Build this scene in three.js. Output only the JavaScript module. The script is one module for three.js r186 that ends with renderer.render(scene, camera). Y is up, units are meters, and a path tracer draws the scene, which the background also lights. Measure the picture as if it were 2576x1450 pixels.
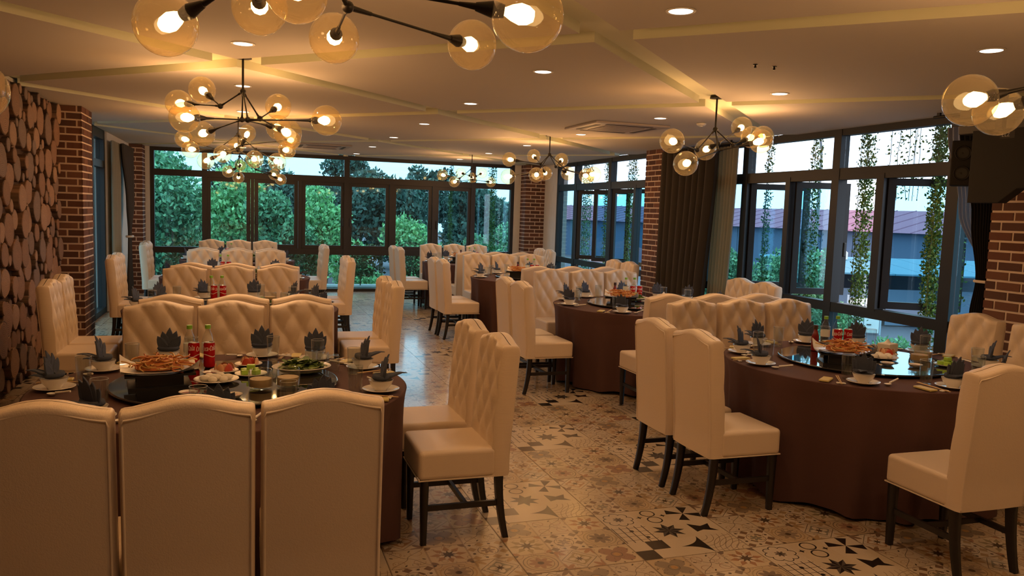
import * as THREE from 'three';
import { mergeGeometries } from 'three/addons/utils/BufferGeometryUtils.js';
import { RoundedBoxGeometry } from 'three/addons/geometries/RoundedBoxGeometry.js';

// ───────── camera, sky, exposure ─────────
const scene = new THREE.Scene();
const camera = new THREE.PerspectiveCamera(2 * Math.atan(725 / 2011.09) * 180 / Math.PI, 2576 / 1450, 0.05, 400);
camera.position.set(0, 1.65, 0);
camera.rotation.order = 'YXZ';
camera.rotation.set(-0.0942, -0.3264, 0.0328);
scene.add(camera);
const renderer = new THREE.WebGLRenderer({ antialias: true });
renderer.toneMapping = THREE.LinearToneMapping;
renderer.toneMappingExposure = 1.0;
renderer.shadowMap.enabled = true;

let seed = 7;
const rnd = () => { seed = (seed * 1664525 + 1013904223) >>> 0; return seed / 4294967296; };
const rr = (a, b) => a + (b - a) * rnd();
const pick = a => a[Math.floor(rnd() * a.length)];

const SKY = 3.4;             // overcast early-evening sky
{
  const W = 256, H = 128, d = new Float32Array(W * H * 4);
  for (let j = 0; j < H; j++) for (let i = 0; i < W; i++) {
    const el = (j + .5) / H * Math.PI - Math.PI / 2, s = Math.max(0, Math.sin(el)), az = i / W * Math.PI * 2;
    const cl = .5 + .25 * Math.sin(az * 3 + 5 * s) + .25 * Math.sin(az * 7 - 11 * s + 1.3);
    const k = (j * W + i) * 4, t = Math.pow(s, .5);
    d[k] = SKY * (.62 + .34 * t + .06 * cl); d[k + 1] = SKY * (.74 + .25 * t + .05 * cl); d[k + 2] = SKY * (.90 + .16 * t + .03 * cl); d[k + 3] = 1;
  }
  const t = new THREE.DataTexture(d, W, H, THREE.RGBAFormat, THREE.FloatType);
  t.mapping = THREE.EquirectangularReflectionMapping; t.magFilter = THREE.LinearFilter; t.needsUpdate = true;
  scene.background = t;
}
const WARM = new THREE.Color().setRGB(1, .56, .29), WARMW = new THREE.Color().setRGB(1, .68, .43);
const BULB_I = .37, SPOT_I = 2.05;

// ───────── helpers ─────────
const taken = {}, labels = {};
function numbered(n) { taken[n] = (taken[n] || 0) + 1; return taken[n] === 1 ? n : n + '_' + String(taken[n] - 1).padStart(3, '0'); }
function tag(o, label, category, group, kind) {
  if (label) { o.userData.label = label; if (!group && labels[label]) console.log('dup label', label); labels[label] = 1; }
  if (category) o.userData.category = category;
  if (group) o.userData.group = group;
  if (kind) o.userData.kind = kind;
  return o;
}
function thing(name, label, category, p = [0, 0, 0], turn = 0, group, kind) {
  const o = new THREE.Group(); o.name = numbered(name); scene.add(o);
  o.position.set(...p); o.rotation.y = turn;
  return tag(o, label, category, group, kind);
}
function put(name, geo, mat, parent, p, r) {
  const m = new THREE.Mesh(geo, mat); m.name = parent === scene ? numbered(name) : name;
  m.castShadow = m.receiveShadow = true;
  if (p) m.position.set(...p);
  if (r) m.rotation.set(...r);
  parent.add(m); return m;
}
function dup(root, p, turn, label, group) {
  const c = root.clone(); c.name = numbered(root.name.replace(/_\d{3}$/, '')); scene.add(c);
  c.position.set(...p); c.rotation.y = turn; c.userData = { ...root.userData };
  tag(c, label, null, group);
  return c;
}
const G = gs => mergeGeometries(gs.map(g => { const h = g.index ? g.toNonIndexed() : g.clone(); for (const k of Object.keys(h.attributes)) if (!['position', 'normal', 'uv'].includes(k)) h.deleteAttribute(k); return h; }));
const box = (w, h, d, x = 0, y = 0, z = 0) => new THREE.BoxGeometry(w, h, d).translate(x, y, z);
const span = (x0, x1, y0, y1, z0, z1) => box(x1 - x0, y1 - y0, z1 - z0, (x0 + x1) / 2, (y0 + y1) / 2, (z0 + z1) / 2);
const rbox = (w, h, d, r, x = 0, y = 0, z = 0, s = 2) => new RoundedBoxGeometry(w, h, d, s, r).translate(x, y, z);
const cyl = (r0, r1, h, x = 0, y = 0, z = 0, n = 16) => new THREE.CylinderGeometry(r0, r1, h, n).translate(x, y, z);
const lathe = (pts, n = 24) => new THREE.LatheGeometry(pts.map(p => new THREE.Vector2(...p)), n);
const V = (...a) => new THREE.Vector3(...a);
function rod(a, b, r0, r1 = r0, n = 8) {
  const d = b.clone().sub(a), L = d.length(), g = new THREE.CylinderGeometry(r1, r0, L, n).translate(0, L / 2, 0);
  return g.applyQuaternion(new THREE.Quaternion().setFromUnitVectors(V(0, 1, 0), d.normalize())).translate(a.x, a.y, a.z);
}
const tube = (pts, r, n = 40, s = 6, closed = false) => new THREE.TubeGeometry(new THREE.CatmullRomCurve3(pts, closed), n, r, s, closed);
const lin = (r, g, b) => new THREE.Color().setRGB(r, g, b);
const mat = (c, rough = .6, o = {}) => new THREE.MeshStandardMaterial({ color: c, roughness: rough, ...o });
const phy = (c, rough = .6, o = {}) => new THREE.MeshPhysicalMaterial({ color: c, roughness: rough, ...o });
function noiseTex(n, fn, srgb) {
  const d = new Uint8Array(n * n * 4);
  for (let j = 0; j < n; j++) for (let i = 0; i < n; i++) { const v = fn(i / n, j / n, i, j), k = (j * n + i) * 4; for (let c = 0; c < 3; c++) d[k + c] = Math.max(0, Math.min(255, (v.length ? v[c] : v) * 255)); d[k + 3] = 255; }
  const t = new THREE.DataTexture(d, n, n); t.wrapS = t.wrapT = THREE.RepeatWrapping; t.magFilter = THREE.LinearFilter; if (srgb) t.colorSpace = THREE.SRGBColorSpace; t.needsUpdate = true; return t;
}
function lattice(n) { const a = new Float32Array(n * n); for (let i = 0; i < n * n; i++) a[i] = rnd(); return (u, v) => { u = ((u % 1) + 1) % 1 * n; v = ((v % 1) + 1) % 1 * n; const i = Math.floor(u), j = Math.floor(v), f = u - i, g = v - j, s = x => x * x * (3 - 2 * x), A = (p, q) => a[(q % n) * n + p % n]; const x = s(f), y = s(g); return (A(i, j) * (1 - x) + A(i + 1, j) * x) * (1 - y) + (A(i, j + 1) * (1 - x) + A(i + 1, j + 1) * x) * y; }; }
const n8 = lattice(8), n16 = lattice(16), n32 = lattice(32), n64 = lattice(64), n128 = lattice(128);
const fbm = (u, v) => .4 * n8(u, v) + .3 * n16(u, v) + .2 * n32(u, v) + .1 * n64(u, v);
const rep = (t, x, y = x) => { const c = t.clone(); c.repeat.set(x, y); c.needsUpdate = true; return c; };

// ───────── materials ─────────
const leatherBump = noiseTex(256, (u, v) => .5 * n128(u, v) + .3 * n64(u, v) + .2 * n32(u, v));
const tone = noiseTex(256, (u, v) => { const a = .86 + .14 * fbm(u, v); return [a, a, a]; });
const M = {
  leather: mat(lin(.66, .535, .40), .42, { bumpMap: rep(leatherBump, 4), bumpScale: .0006 }),
  leatherB: mat(lin(.60, .49, .36), .45, { bumpMap: rep(leatherBump, 4), bumpScale: .0006 }),
  piping: mat(lin(.68, .56, .43), .45),
  darkwood: mat(lin(.012, .009, .008), .38),
  cloth: mat(lin(.078, .032, .026), .85, { bumpMap: rep(leatherBump, 8), bumpScale: .0008 }),
  ceiling: mat(lin(.54, .50, .46), .85),
  groove: mat(lin(.66, .66, .50), .8),
  plaster: mat(lin(.66, .63, .60), .9, { map: rep(tone, 2) }),
  frame: mat(lin(.017, .012, .011), .5),
  frameDark: mat(lin(.0065, .006, .007), .5),
  mortar: mat(lin(.70, .56, .46), .95, { bumpMap: rep(leatherBump, 6), bumpScale: .002 }),
  bricks: [lin(.13, .052, .035), lin(.16, .065, .042), lin(.10, .042, .030), lin(.19, .084, .053), lin(.12, .057, .043)].map(c => mat(c, .9, { bumpMap: rep(leatherBump, 1), bumpScale: .003 })),
  blackmetal: mat(lin(.012, .010, .009), .45, { metalness: .3 }),
  globe: phy(lin(.97, .87, .63), .04, { transmission: .991, thickness: 0, ior: 1.5 }),
  bulb: mat(lin(.9, .8, .6), .5, { emissive: lin(1, .70, .36), emissiveIntensity: 9 }),
  lens: mat(lin(.9, .85, .8), .5, { emissive: lin(1, .86, .72), emissiveIntensity: 5 }),
  white: mat(lin(.72, .70, .66), .35),
  china: phy(lin(.74, .70, .64), .18, { clearcoat: .6, clearcoatRoughness: .1 }),
  napkin: mat(lin(.055, .068, .105), .9, { bumpMap: rep(leatherBump, 6), bumpScale: .001 }),
  glass: phy(lin(.93, .95, .95), .02, { transmission: 1, thickness: 0, ior: 1.5 }),
  paneR: phy(lin(.60, .84, .92), .02, { transmission: 1, thickness: 0, ior: 1.5 }),
  paneF: phy(lin(.58, .82, .88), .02, { transmission: 1, thickness: 0, ior: 1.5 }),
  paneT: phy(lin(.86, .93, .97), .02, { transmission: 1, thickness: 0, ior: 1.5 }),
  rim: phy(lin(.62, .62, .60), .08, { transmission: .3, thickness: 0 }),
  susan: phy(lin(.008, .008, .009), .06, { clearcoat: 1, clearcoatRoughness: .03 }),
  steel: mat(lin(.6, .6, .6), .25, { metalness: 1 }),
  handle: mat(lin(.010, .010, .010), .4),
  curtainDark: mat(lin(.05, .042, .038), .95),
  curtainBlack: mat(lin(.012, .010, .010), .95),
  sheer: phy(lin(.42, .43, .46), 1, { transmission: .6, thickness: 0, side: THREE.DoubleSide }),
  sheerGold: phy(lin(.42, .38, .28), 1, { transmission: .5, thickness: 0, side: THREE.DoubleSide }),
  black: mat(lin(.006, .006, .007), .35),
  blackMatte: mat(lin(.010, .009, .009), .8),
};
// ───────── floor: 60 cm printed tiles, three designs laid diagonally ─────────
const XL = -1.87, XR = 5.87, ZF = -15.77, ZB = 2.5, HC = 2.62;
function tileTexture(design, ink2) {
  const S = 1024, c = document.createElement('canvas'); c.width = c.height = S; const g = c.getContext('2d'), q = S / 3;
  const base = '#d9c8ae'; g.fillStyle = base; g.fillRect(0, 0, S, S);
  const cell = (i, j, bg, f) => { g.save(); g.translate(i * q, j * q); g.beginPath(); g.rect(0, 0, q, q); g.clip(); if (bg) { g.fillStyle = bg; g.fillRect(0, 0, q, q); } f(); g.restore(); };
  const poly = (pts, fill, stroke, w = 6) => { g.beginPath(); pts.forEach((p, k) => k ? g.lineTo(p[0] * q, p[1] * q) : g.moveTo(p[0] * q, p[1] * q)); g.closePath(); if (fill) { g.fillStyle = fill; g.fill(); } if (stroke) { g.strokeStyle = stroke; g.lineWidth = w; g.stroke(); } };
  const ring = (x, y, r, col, w) => { g.beginPath(); g.arc(x * q, y * q, r * q, 0, 7); g.strokeStyle = col; g.lineWidth = w; g.stroke(); };
  const disc = (x, y, r, col) => { g.beginPath(); g.arc(x * q, y * q, r * q, 0, 7); g.fillStyle = col; g.fill(); };
  const star = (x, y, r, n, inner, col, ph = 0) => poly([...Array(n * 2)].map((_, k) => { const a = k * Math.PI / n + ph, R = k % 2 ? r * inner : r; return [x + R * Math.cos(a), y + R * Math.sin(a)]; }), col);
  const petal = (x, y, r, n, col, w = .3, ph = 0) => { for (let k = 0; k < n; k++) { g.save(); g.translate(x * q, y * q); g.rotate(k * 2 * Math.PI / n + ph); g.beginPath(); g.ellipse(r * .55 * q, 0, r * .45 * q, r * w * q, 0, 0, 7); g.fillStyle = col; g.fill(); g.restore(); } };
  if (design === 0) {
    const K = ink2;
    cell(0, 0, '#dccbb2', () => { for (let k = 0; k < 8; k++) { const a = k * Math.PI / 4; g.beginPath(); g.arc((.5 + .3 * Math.cos(a)) * q, (.5 + .3 * Math.sin(a)) * q, .13 * q, a - 1.6, a + 1.6); g.strokeStyle = K; g.lineWidth = 8; g.stroke(); } petal(.5, .5, .16, 8, '#6f6152', .2); disc(.5, .5, .04, K); });
    cell(1, 0, '#d9c6a9', () => { ring(.5, .27, .2, K, 14); ring(.5, .73, .2, K, 14); star(.86, .5, .1, 4, .4, K); star(.14, .5, .1, 4, .4, K); });
    cell(2, 0, '#dccab0', () => { for (let k = 0; k < 4; k++) { const a = k * Math.PI / 2 + .1; poly([[.5, .5], [.5 + .5 * Math.cos(a), .5 + .5 * Math.sin(a)], [.5 + .52 * Math.cos(a + .62), .5 + .52 * Math.sin(a + .62)]], K); } });
    cell(0, 1, '#dccab0', () => { for (let k = 0; k < 5; k++) { g.fillStyle = K; g.fillRect((k * .22 + .03) * q, 0, 9, q); g.fillRect(0, (k * .25 + .1) * q, q, 5); } disc(.5, .3, .06, K); disc(.75, .75, .06, K); });
    cell(1, 1, '#d9c7aa', () => { for (let k = 0; k < 8; k++) { const a = k * Math.PI / 4; poly([[.5, .5], [.5 + .24 * Math.cos(a - .39), .5 + .24 * Math.sin(a - .39)], [.5 + .46 * Math.cos(a), .5 + .46 * Math.sin(a)]], K); poly([[.5, .5], [.5 + .24 * Math.cos(a + .39), .5 + .24 * Math.sin(a + .39)], [.5 + .46 * Math.cos(a), .5 + .46 * Math.sin(a)]], '#5c554e'); } });
    cell(2, 1, '#dbc9ad', () => { poly([[.2, .2], [.5, .42], [.8, .3], [.7, .6], [.85, .8], [.45, .66], [.22, .75]], K); });
    cell(0, 2, '#dccbb2', () => { g.fillStyle = K; g.fillRect(.5 * q, 0, .5 * q, .5 * q); g.fillRect(0, .5 * q, .5 * q, .5 * q); });
    cell(1, 2, '#dccbb0', () => { g.fillStyle = K; g.beginPath(); g.moveTo(q, 0); g.quadraticCurveTo(.86 * q, .44 * q, .3 * q, .5 * q); g.quadraticCurveTo(.86 * q, .56 * q, q, q); g.fill(); });
    cell(2, 2, '#dac7ab', () => { for (let k = 0; k < 6; k++) { g.strokeStyle = '#8a745c'; g.lineWidth = 5; g.beginPath(); g.arc(0, 0, (.3 + k * .16) * q, 0, 2); g.stroke(); g.beginPath(); g.arc(q, q, (.2 + k * .14) * q, 2.6, 5); g.stroke(); } });
  } else {
    const inks = design === 1 ? ['#b48a62', '#a18d74', '#8a6d54', '#bb9c70', '#98917f'] : ['#9a8b78', '#b3845f', '#84705f', '#a8966f', '#a98168'];
    for (let j = 0; j < 3; j++) for (let i = 0; i < 3; i++) {
      const k = (i + 2 * j + design) % 6, a = inks[(i + j) % 5], b = inks[(i * 2 + j + 2) % 5], d = '#57432f';
      cell(i, j, ['#d8c3a2', '#dccbb2', '#cfb794', '#d6c4aa'][(i + j * 2 + design) % 4], () => {
        if (k === 0) { ring(.5, .5, .42, a, 9); ring(.5, .5, .33, d, 4); petal(.5, .5, .3, 8, b, .22); disc(.5, .5, .08, d); for (const [x, y] of [[0, 0], [1, 0], [0, 1], [1, 1]]) { ring(x, y, .22, b, 6); disc(x, y, .1, d); } }
        else if (k === 1) { poly([[.5, .04], [.96, .5], [.5, .96], [.04, .5]], null, d, 5); poly([[.5, .16], [.84, .5], [.5, .84], [.16, .5]], a); petal(.5, .5, .26, 4, '#dccbb2', .3); star(.5, .5, .14, 8, .4, d); for (const [x, y] of [[0, 0], [1, 0], [0, 1], [1, 1]]) petal(x, y, .34, 8, b, .18); }
        else if (k === 2) { petal(.5, .5, .48, 4, a, .38, Math.PI / 4); ring(.5, .5, .14, d, 5); disc(.5, .5, .09, '#c79a5e'); for (let t = 0; t < 12; t++) disc(.5 + .44 * Math.cos(t * .5236), .5 + .44 * Math.sin(t * .5236), .025, d); }
        else if (k === 3) { for (let t = 0; t < 4; t++) { g.save(); g.translate(q / 2, q / 2); g.rotate(t * Math.PI / 2); g.strokeStyle = b; g.lineWidth = 6; g.beginPath(); g.arc(.25 * q, .25 * q, .14 * q, 0, 5); g.stroke(); g.strokeStyle = d; g.lineWidth = 4; g.beginPath(); g.moveTo(0, 0); g.bezierCurveTo(.2 * q, .02 * q, .3 * q, .4 * q, .5 * q, .46 * q); g.stroke(); g.fillStyle = d; g.beginPath(); g.ellipse(.38 * q, .1 * q, .05 * q, .022 * q, .6, 0, 7); g.fill(); g.restore(); } }
        else if (k === 4) { star(.5, .5, .47, 8, .55, b); star(.5, .5, .34, 8, .5, '#dccbb2', .39); star(.5, .5, .22, 8, .45, d); for (const [x, y] of [[0, 0], [1, 0], [0, 1], [1, 1]]) { disc(x, y, .16, a); } }
        else { for (let t = 0; t < 4; t++) for (let s = 0; s < 4; s++) { if ((t + s) % 2) poly([[s / 4 + .125, t / 4], [s / 4 + .25, t / 4 + .125], [s / 4 + .125, t / 4 + .25], [s / 4, t / 4 + .125]], a); else disc(s / 4 + .125, t / 4 + .125, .04, d); } ring(.5, .5, .25, d, 5); disc(.5, .5, .2, '#d8c3a2'); petal(.5, .5, .18, 6, b, .22); }
      });
    }
  }
  if (design) { g.strokeStyle = '#7c6550'; g.lineWidth = 3; for (let j = 0; j < 3; j++) for (let i = 0; i < 3; i++) { g.strokeRect(i * q + 4, j * q + 4, q - 8, q - 8); for (let k = 0; k < 14; k++) { const x = (i + rnd()) * q, y = (j + rnd()) * q, r = 8 + rnd() * 20; g.beginPath(); g.arc(x, y, r, rnd() * 6, rnd() * 6 + 3); g.stroke(); } } }
  g.globalAlpha = .10; for (let k = 0; k < 900; k++) { g.fillStyle = k % 2 ? '#5a4630' : '#fff6e6'; g.fillRect(rnd() * S, rnd() * S, 2 + rnd() * 7, 2 + rnd() * 3); } g.globalAlpha = 1;
  const t = new THREE.CanvasTexture(c); t.colorSpace = THREE.SRGBColorSpace; t.anisotropy = 8; return t;
}
{
  const floor = put('floor', span(-2.3, 6.1, -.25, -.012, -16.0, 2.7), mat(lin(.30, .24, .19), .8), scene);
  tag(floor, 'floor of printed patchwork tiles between the two rows of tables', 'floor', null, 'structure');
  const opt = { clearcoat: .6, clearcoatRoughness: .12 };
  const mats = [phy(lin(.70, .69, .68), .36, { map: tileTexture(0, '#1b1410'), ...opt }), phy(lin(.70, .69, .68), .36, { map: tileTexture(0, '#5b4a3c'), ...opt }), phy(lin(.70, .69, .68), .36, { map: tileTexture(1), ...opt }), phy(lin(.70, .69, .68), .36, { map: tileTexture(2), ...opt })];
  const tile = new THREE.BoxGeometry(.597, .012, .597); const list = [];
  for (let i = -7; i <= 6; i++) for (let j = -21; j <= 10; j++) {
    const x = 2.14 + i * .6, z = -3.6 + j * .6;
    const x0 = Math.max(x - .3, XL), x1 = Math.min(x + .3, XR), z0 = Math.max(z - .3, ZF), z1 = Math.min(z + .3, ZB);
    if (x1 - x0 < .02 || z1 - z0 < .02) continue;
    const v = (((i - j) % 3) + 3) % 3, m = v === 0 ? mats[((i * 7 + j * 3) % 3 === 0 || i === -1) && !(i === 0 && j === 0) ? 1 : 0] : mats[v + 1];
    const full = x1 - x0 > .599 && z1 - z0 > .599;
    let geo = tile;
    if (!full) { geo = new THREE.BoxGeometry(x1 - x0 - .003, .012, z1 - z0 - .003); const uv = geo.attributes.uv, p = geo.attributes.position; for (let k = 0; k < uv.count; k++) uv.setXY(k, (p.getX(k) + (x0 + x1) / 2 - x + .3) / .6, 1 - (p.getZ(k) + (z0 + z1) / 2 - z + .3) / .6); }
    const score = (z > -2 ? 100 : 0) + Math.hypot(x, z);
    list.push({ geo, m, p: [(x0 + x1) / 2, -.006, (z0 + z1) / 2], score });
  }
  list.sort((a, b) => a.score - b.score);
  list.slice(0, 298).forEach(t => put('floor_tile', t.geo, t.m, floor, t.p));
  const rest = list.slice(298);
  mats.forEach(m => { const gs = rest.filter(t => t.m === m).map(t => t.geo.clone().translate(...t.p)); if (gs.length) put('floor_tiles', G(gs), m, floor).userData.kind = 'stuff'; });
}
// ───────── ceiling: diamond boards with lattice grooves between ─────────
{
  const ceil = put('ceiling', span(-2.3, 6.1, HC + .06, HC + .2, -16.0, 2.7), M.groove, scene);
  tag(ceil, 'pale ceiling with a diagonal lattice of shallow grooves', 'ceiling', null, 'structure');
  const clip = (poly, f) => { const out = []; for (let i = 0; i < poly.length; i++) { const a = poly[i], b = poly[(i + 1) % poly.length], fa = f(a), fb = f(b); if (fa >= 0) out.push(a); if ((fa >= 0) !== (fb >= 0)) { const t = fa / (fa - fb); out.push([a[0] + (b[0] - a[0]) * t, a[1] + (b[1] - a[1]) * t]); } } return out; };
  const in_ = .16;
  for (let i = -6; i <= 4; i++) for (let j = -4; j <= 6; j++) {
    const a0 = -2.2 + 3.83 * i + in_, a1 = -2.2 + 3.83 * (i + 1) - in_, b0 = 5.95 + 3.83 * j + in_, b1 = 5.95 + 3.83 * (j + 1) - in_;
    let p = [[a0, b0], [a1, b0], [a1, b1], [a0, b1]].map(([a, b]) => [(a + b) / 2, (a - b) / 2]);
    for (const f of [q => q[0] - XL, q => XR - q[0], q => q[1] - ZF, q => ZB - q[1]]) { p = clip(p, f); if (p.length < 3) break; }
    if (p.length < 3) continue;
    const s = new THREE.Shape(p.map(q => new THREE.Vector2(q[0], -q[1])));
    put('ceiling_board', new THREE.ExtrudeGeometry(s, { depth: .06, bevelEnabled: false }).rotateX(-Math.PI / 2), [M.ceiling, M.groove], ceil, [0, HC, 0]);
  }
}
// ───────── walls ─────────
const wall = (n, gs, m, label) => tag(put(n, G(gs), m, scene), label, 'wall', null, 'structure');
const wallLeft = wall('wall_left', [span(-2.12, XL - .03, 0, HC + .05, -9.62, ZB), span(-2.12, XL, 0, HC + .05, -15.97, -13.0)], M.plaster, 'left wall behind the wood slices and the dark curtain');
wall('wall_far', [span(-2.12, -1.58, 0, HC + .05, -15.97, ZF), span(5.32, 6.1, 0, HC + .05, -15.97, ZF)], M.plaster, 'white end wall either side of the wide far window');
wall('wall_right', [span(XR, 6.1, 0, HC + .05, ZF, -14.78), span(XR, 6.1, 0, HC + .05, -4.5, ZB)], M.plaster, 'right wall at both ends of the window front');
wall('wall_back', [span(-2.12, 6.1, -.02, HC + .05, ZB, ZB + .2)], M.plaster, 'plain wall behind the viewer');

// log-slice cladding on the left wall
{
  const endTex = noiseTex(128, (u, v) => { const r = Math.hypot(u - .5, v - .5) * 2, a = Math.atan2(v - .5, u - .5), w = .5 + .5 * Math.sin((r + .03 * Math.sin(3 * a) + .05 * n8(u, v)) * 58), k = .78 + .22 * w * (1 - .4 * r) - .25 * (r > .93 ? 1 : 0) - .1 * n32(u, v); return [k, k * .97, k * .94]; }, true);
  const ends = [lin(.36, .21, .135), lin(.42, .26, .17), lin(.30, .165, .10), lin(.25, .17, .14)].map(c => mat(c, .8, { map: endTex }));
  const back = put('wood_backing', span(XL - .03, XL, 0, HC, -9.6, 1), mat(lin(.050, .022, .013), .95), wallLeft);
  const placed = [], far = ends.map(() => []); let made = 0;
  const slice = (z, y, r) => {
    const n = 13, ph = rnd() * 6, e = rr(.03, .10), pts = [...Array(n)].map((_, i) => { const a = i / n * 2 * Math.PI, q = r * (1 + e * Math.sin(2 * a + ph) + .05 * Math.sin(3 * a + ph * 2)); return new THREE.Vector2(q * Math.cos(a), q * Math.sin(a)); });
    const d = rr(.025, .075), g = new THREE.ExtrudeGeometry(new THREE.Shape(pts), { depth: d - .006, bevelEnabled: true, bevelThickness: .006, bevelSize: .006, bevelSegments: 1 });
    const uv = g.attributes.uv, p = g.attributes.position; for (let i = 0; i < uv.count; i++) uv.setXY(i, p.getX(i) / (2.2 * r) + .5, p.getY(i) / (2.2 * r) + .5);
    const k = Math.floor(rnd() * ends.length);
    if (z < -6.5 && made < 290) { made++; put('wood_slice', g, ends[k], wallLeft, [XL - .004, y, z], [0, Math.PI / 2, 0]); }
    else far[k].push(g.rotateY(Math.PI / 2).translate(XL - .004, y, z));
  };
  for (const [z0, z1] of [[-9.57, -6.5], [-6.5, .9]]) for (let pass = 0; pass < 4; pass++) {
    const R = [[.10, .145], [.075, .11], [.05, .078], [.032, .05]][pass];
    for (let k = 0; k < (z1 > 0 ? 4200 : 2600); k++) {
      const r = rr(...R), z = rr(z0 + r, z1), y = rr(.02 + r, HC - r);
      if (placed.some(q => Math.abs(q[0] - z) < .3 && Math.hypot(q[0] - z, q[1] - y) < (q[2] + r) * .96)) continue;
      placed.push([z, y, r]); slice(z, y, r);
    }
  }
  far.forEach((gs, k) => { if (gs.length) put('wood_slices', G(gs), ends[k], wallLeft).userData.kind = 'stuff'; });
  console.log('slices', made, far.map(f => f.length).join());
}
// ───────── brick pillars ─────────
function pillar(x0, x1, z0, z1, faces, label) {
  const t = thing('brick_pillar', label, 'pillar', [(x0 + x1) / 2, 0, (z0 + z1) / 2], 0, null, 'structure');
  const w = x1 - x0, d = z1 - z0; put('mortar_core', box(w, HC, d, 0, HC / 2, 0), M.mortar, t);
  const ch = .077, L = .215, j = .017, n = Math.floor(HC / ch), cache = {};
  const bg = (l, nx) => { const k = l.toFixed(3) + nx; return cache[k] ||= nx ? new THREE.BoxGeometry(.009, ch - j, l) : new THREE.BoxGeometry(l, ch - j, .009); };
  for (let c = 0; c < n; c++) for (const f of faces) {
    const len = f === 'f' ? w : d, off = (c % 2) * L / 2 + (f === 'f' ? 0 : L / 2), y = (c + .5) * ch + .01;
    for (let s = -off; s < len; s += L) {
      const a = Math.max(s, 0) + (s > 0 ? j / 2 : -.006), b = Math.min(s + L, len) - (s + L < len ? j / 2 : -.006), l = b - a; if (l < .02) continue;
      const m = M.bricks[Math.floor(rnd() * 5)];
      if (f === 'f') put('brick', bg(l, 0), m, t, [-w / 2 + (a + b) / 2, y, d / 2 + rr(-.002, .002)]);
      else put('brick', bg(l, 1), m, t, [(f === 'r' ? 1 : -1) * (w / 2 + rr(-.002, .002)), y, d / 2 - (a + b) / 2]);
    }
  }
  return t;
}
pillar(-2.2, -1.62, -10.2, -9.6, ['f', 'r'], 'brick pillar at the end of the wood slice wall');
pillar(-1.98, -1.66, -15.75, -15.35, ['f', 'r'], 'narrow brick pillar in the far left corner');
pillar(5.46, 5.87, -15.75, -15.45, ['f', 'l'], 'brick pillar in the far corner between the two window fronts');
pillar(5.64, 6.04, -10.67, -10.17, ['f', 'l'], 'brick pillar in the middle of the right window front');
pillar(5.60, 6.00, -4.80, -4.28, ['f', 'l'], 'brick pillar at the right edge beneath the black screen');

// ───────── windows ─────────
function bars(x0, x1, y0, y1, b, d, z = 0) { return G([span(x0, x1, y1 - b, y1, z - d / 2, z + d / 2), span(x0, x1, y0, y0 + b, z - d / 2, z + d / 2), span(x0, x0 + b, y0 + b, y1 - b, z - d / 2, z + d / 2), span(x1 - b, x1, y0 + b, y1 - b, z - d / 2, z + d / 2)]); }
function windowWall(name, label, pos, turn, o, fm) {
  const t = new THREE.Group(); t.name = name; scene.add(t); t.position.set(...pos); t.rotation.y = turn; tag(t, label, 'window', null, 'structure');
  for (const [y0, y1] of o.rails) put('rail', span(o.x0, o.x1, y0, y1, -.05, .05), fm, t);
  for (const [x, w, y0, y1] of o.posts) put('mullion', span(x - w / 2, x + w / 2, y0, y1, -.055, .055), fm, t);
  for (const [x0, x1, y0, y1, m] of o.panes) put('pane', span(x0, x1, y0, y1, -.003, .003), m, t);
  for (const [x0, x1, y0, y1, hinge, ang, m, hs] of o.sashes) {
    const w = x1 - x0, g = new THREE.Group(); const side = hinge === 'l' ? 1 : -1;
    g.name = 'sash'; g.position.set(hinge === 'l' ? x0 : x1, 0, .0); g.rotation.y = ang * -side * (o.out || 1); t.add(g);
    const a = hinge === 'l' ? 0 : -w, b = hinge === 'l' ? w : 0;
    put('sash_frame', bars(a, b, y0, y1, .07, .045), fm, g);
    put('pane', span(a + .06, b - .06, y0 + .06, y1 - .06, -.003, .003), m, g);
    if (hs) put('handle', G([rbox(.03, .16, .03, .008, hinge === 'l' ? b - .035 : a + .035, 1.35, -.04 * (o.out || 1)), rbox(.02, .05, .05, .006, hinge === 'l' ? b - .035 : a + .035, 1.38, -.02 * (o.out || 1))]), M.handle, g);
  }
  return t;
}
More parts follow.
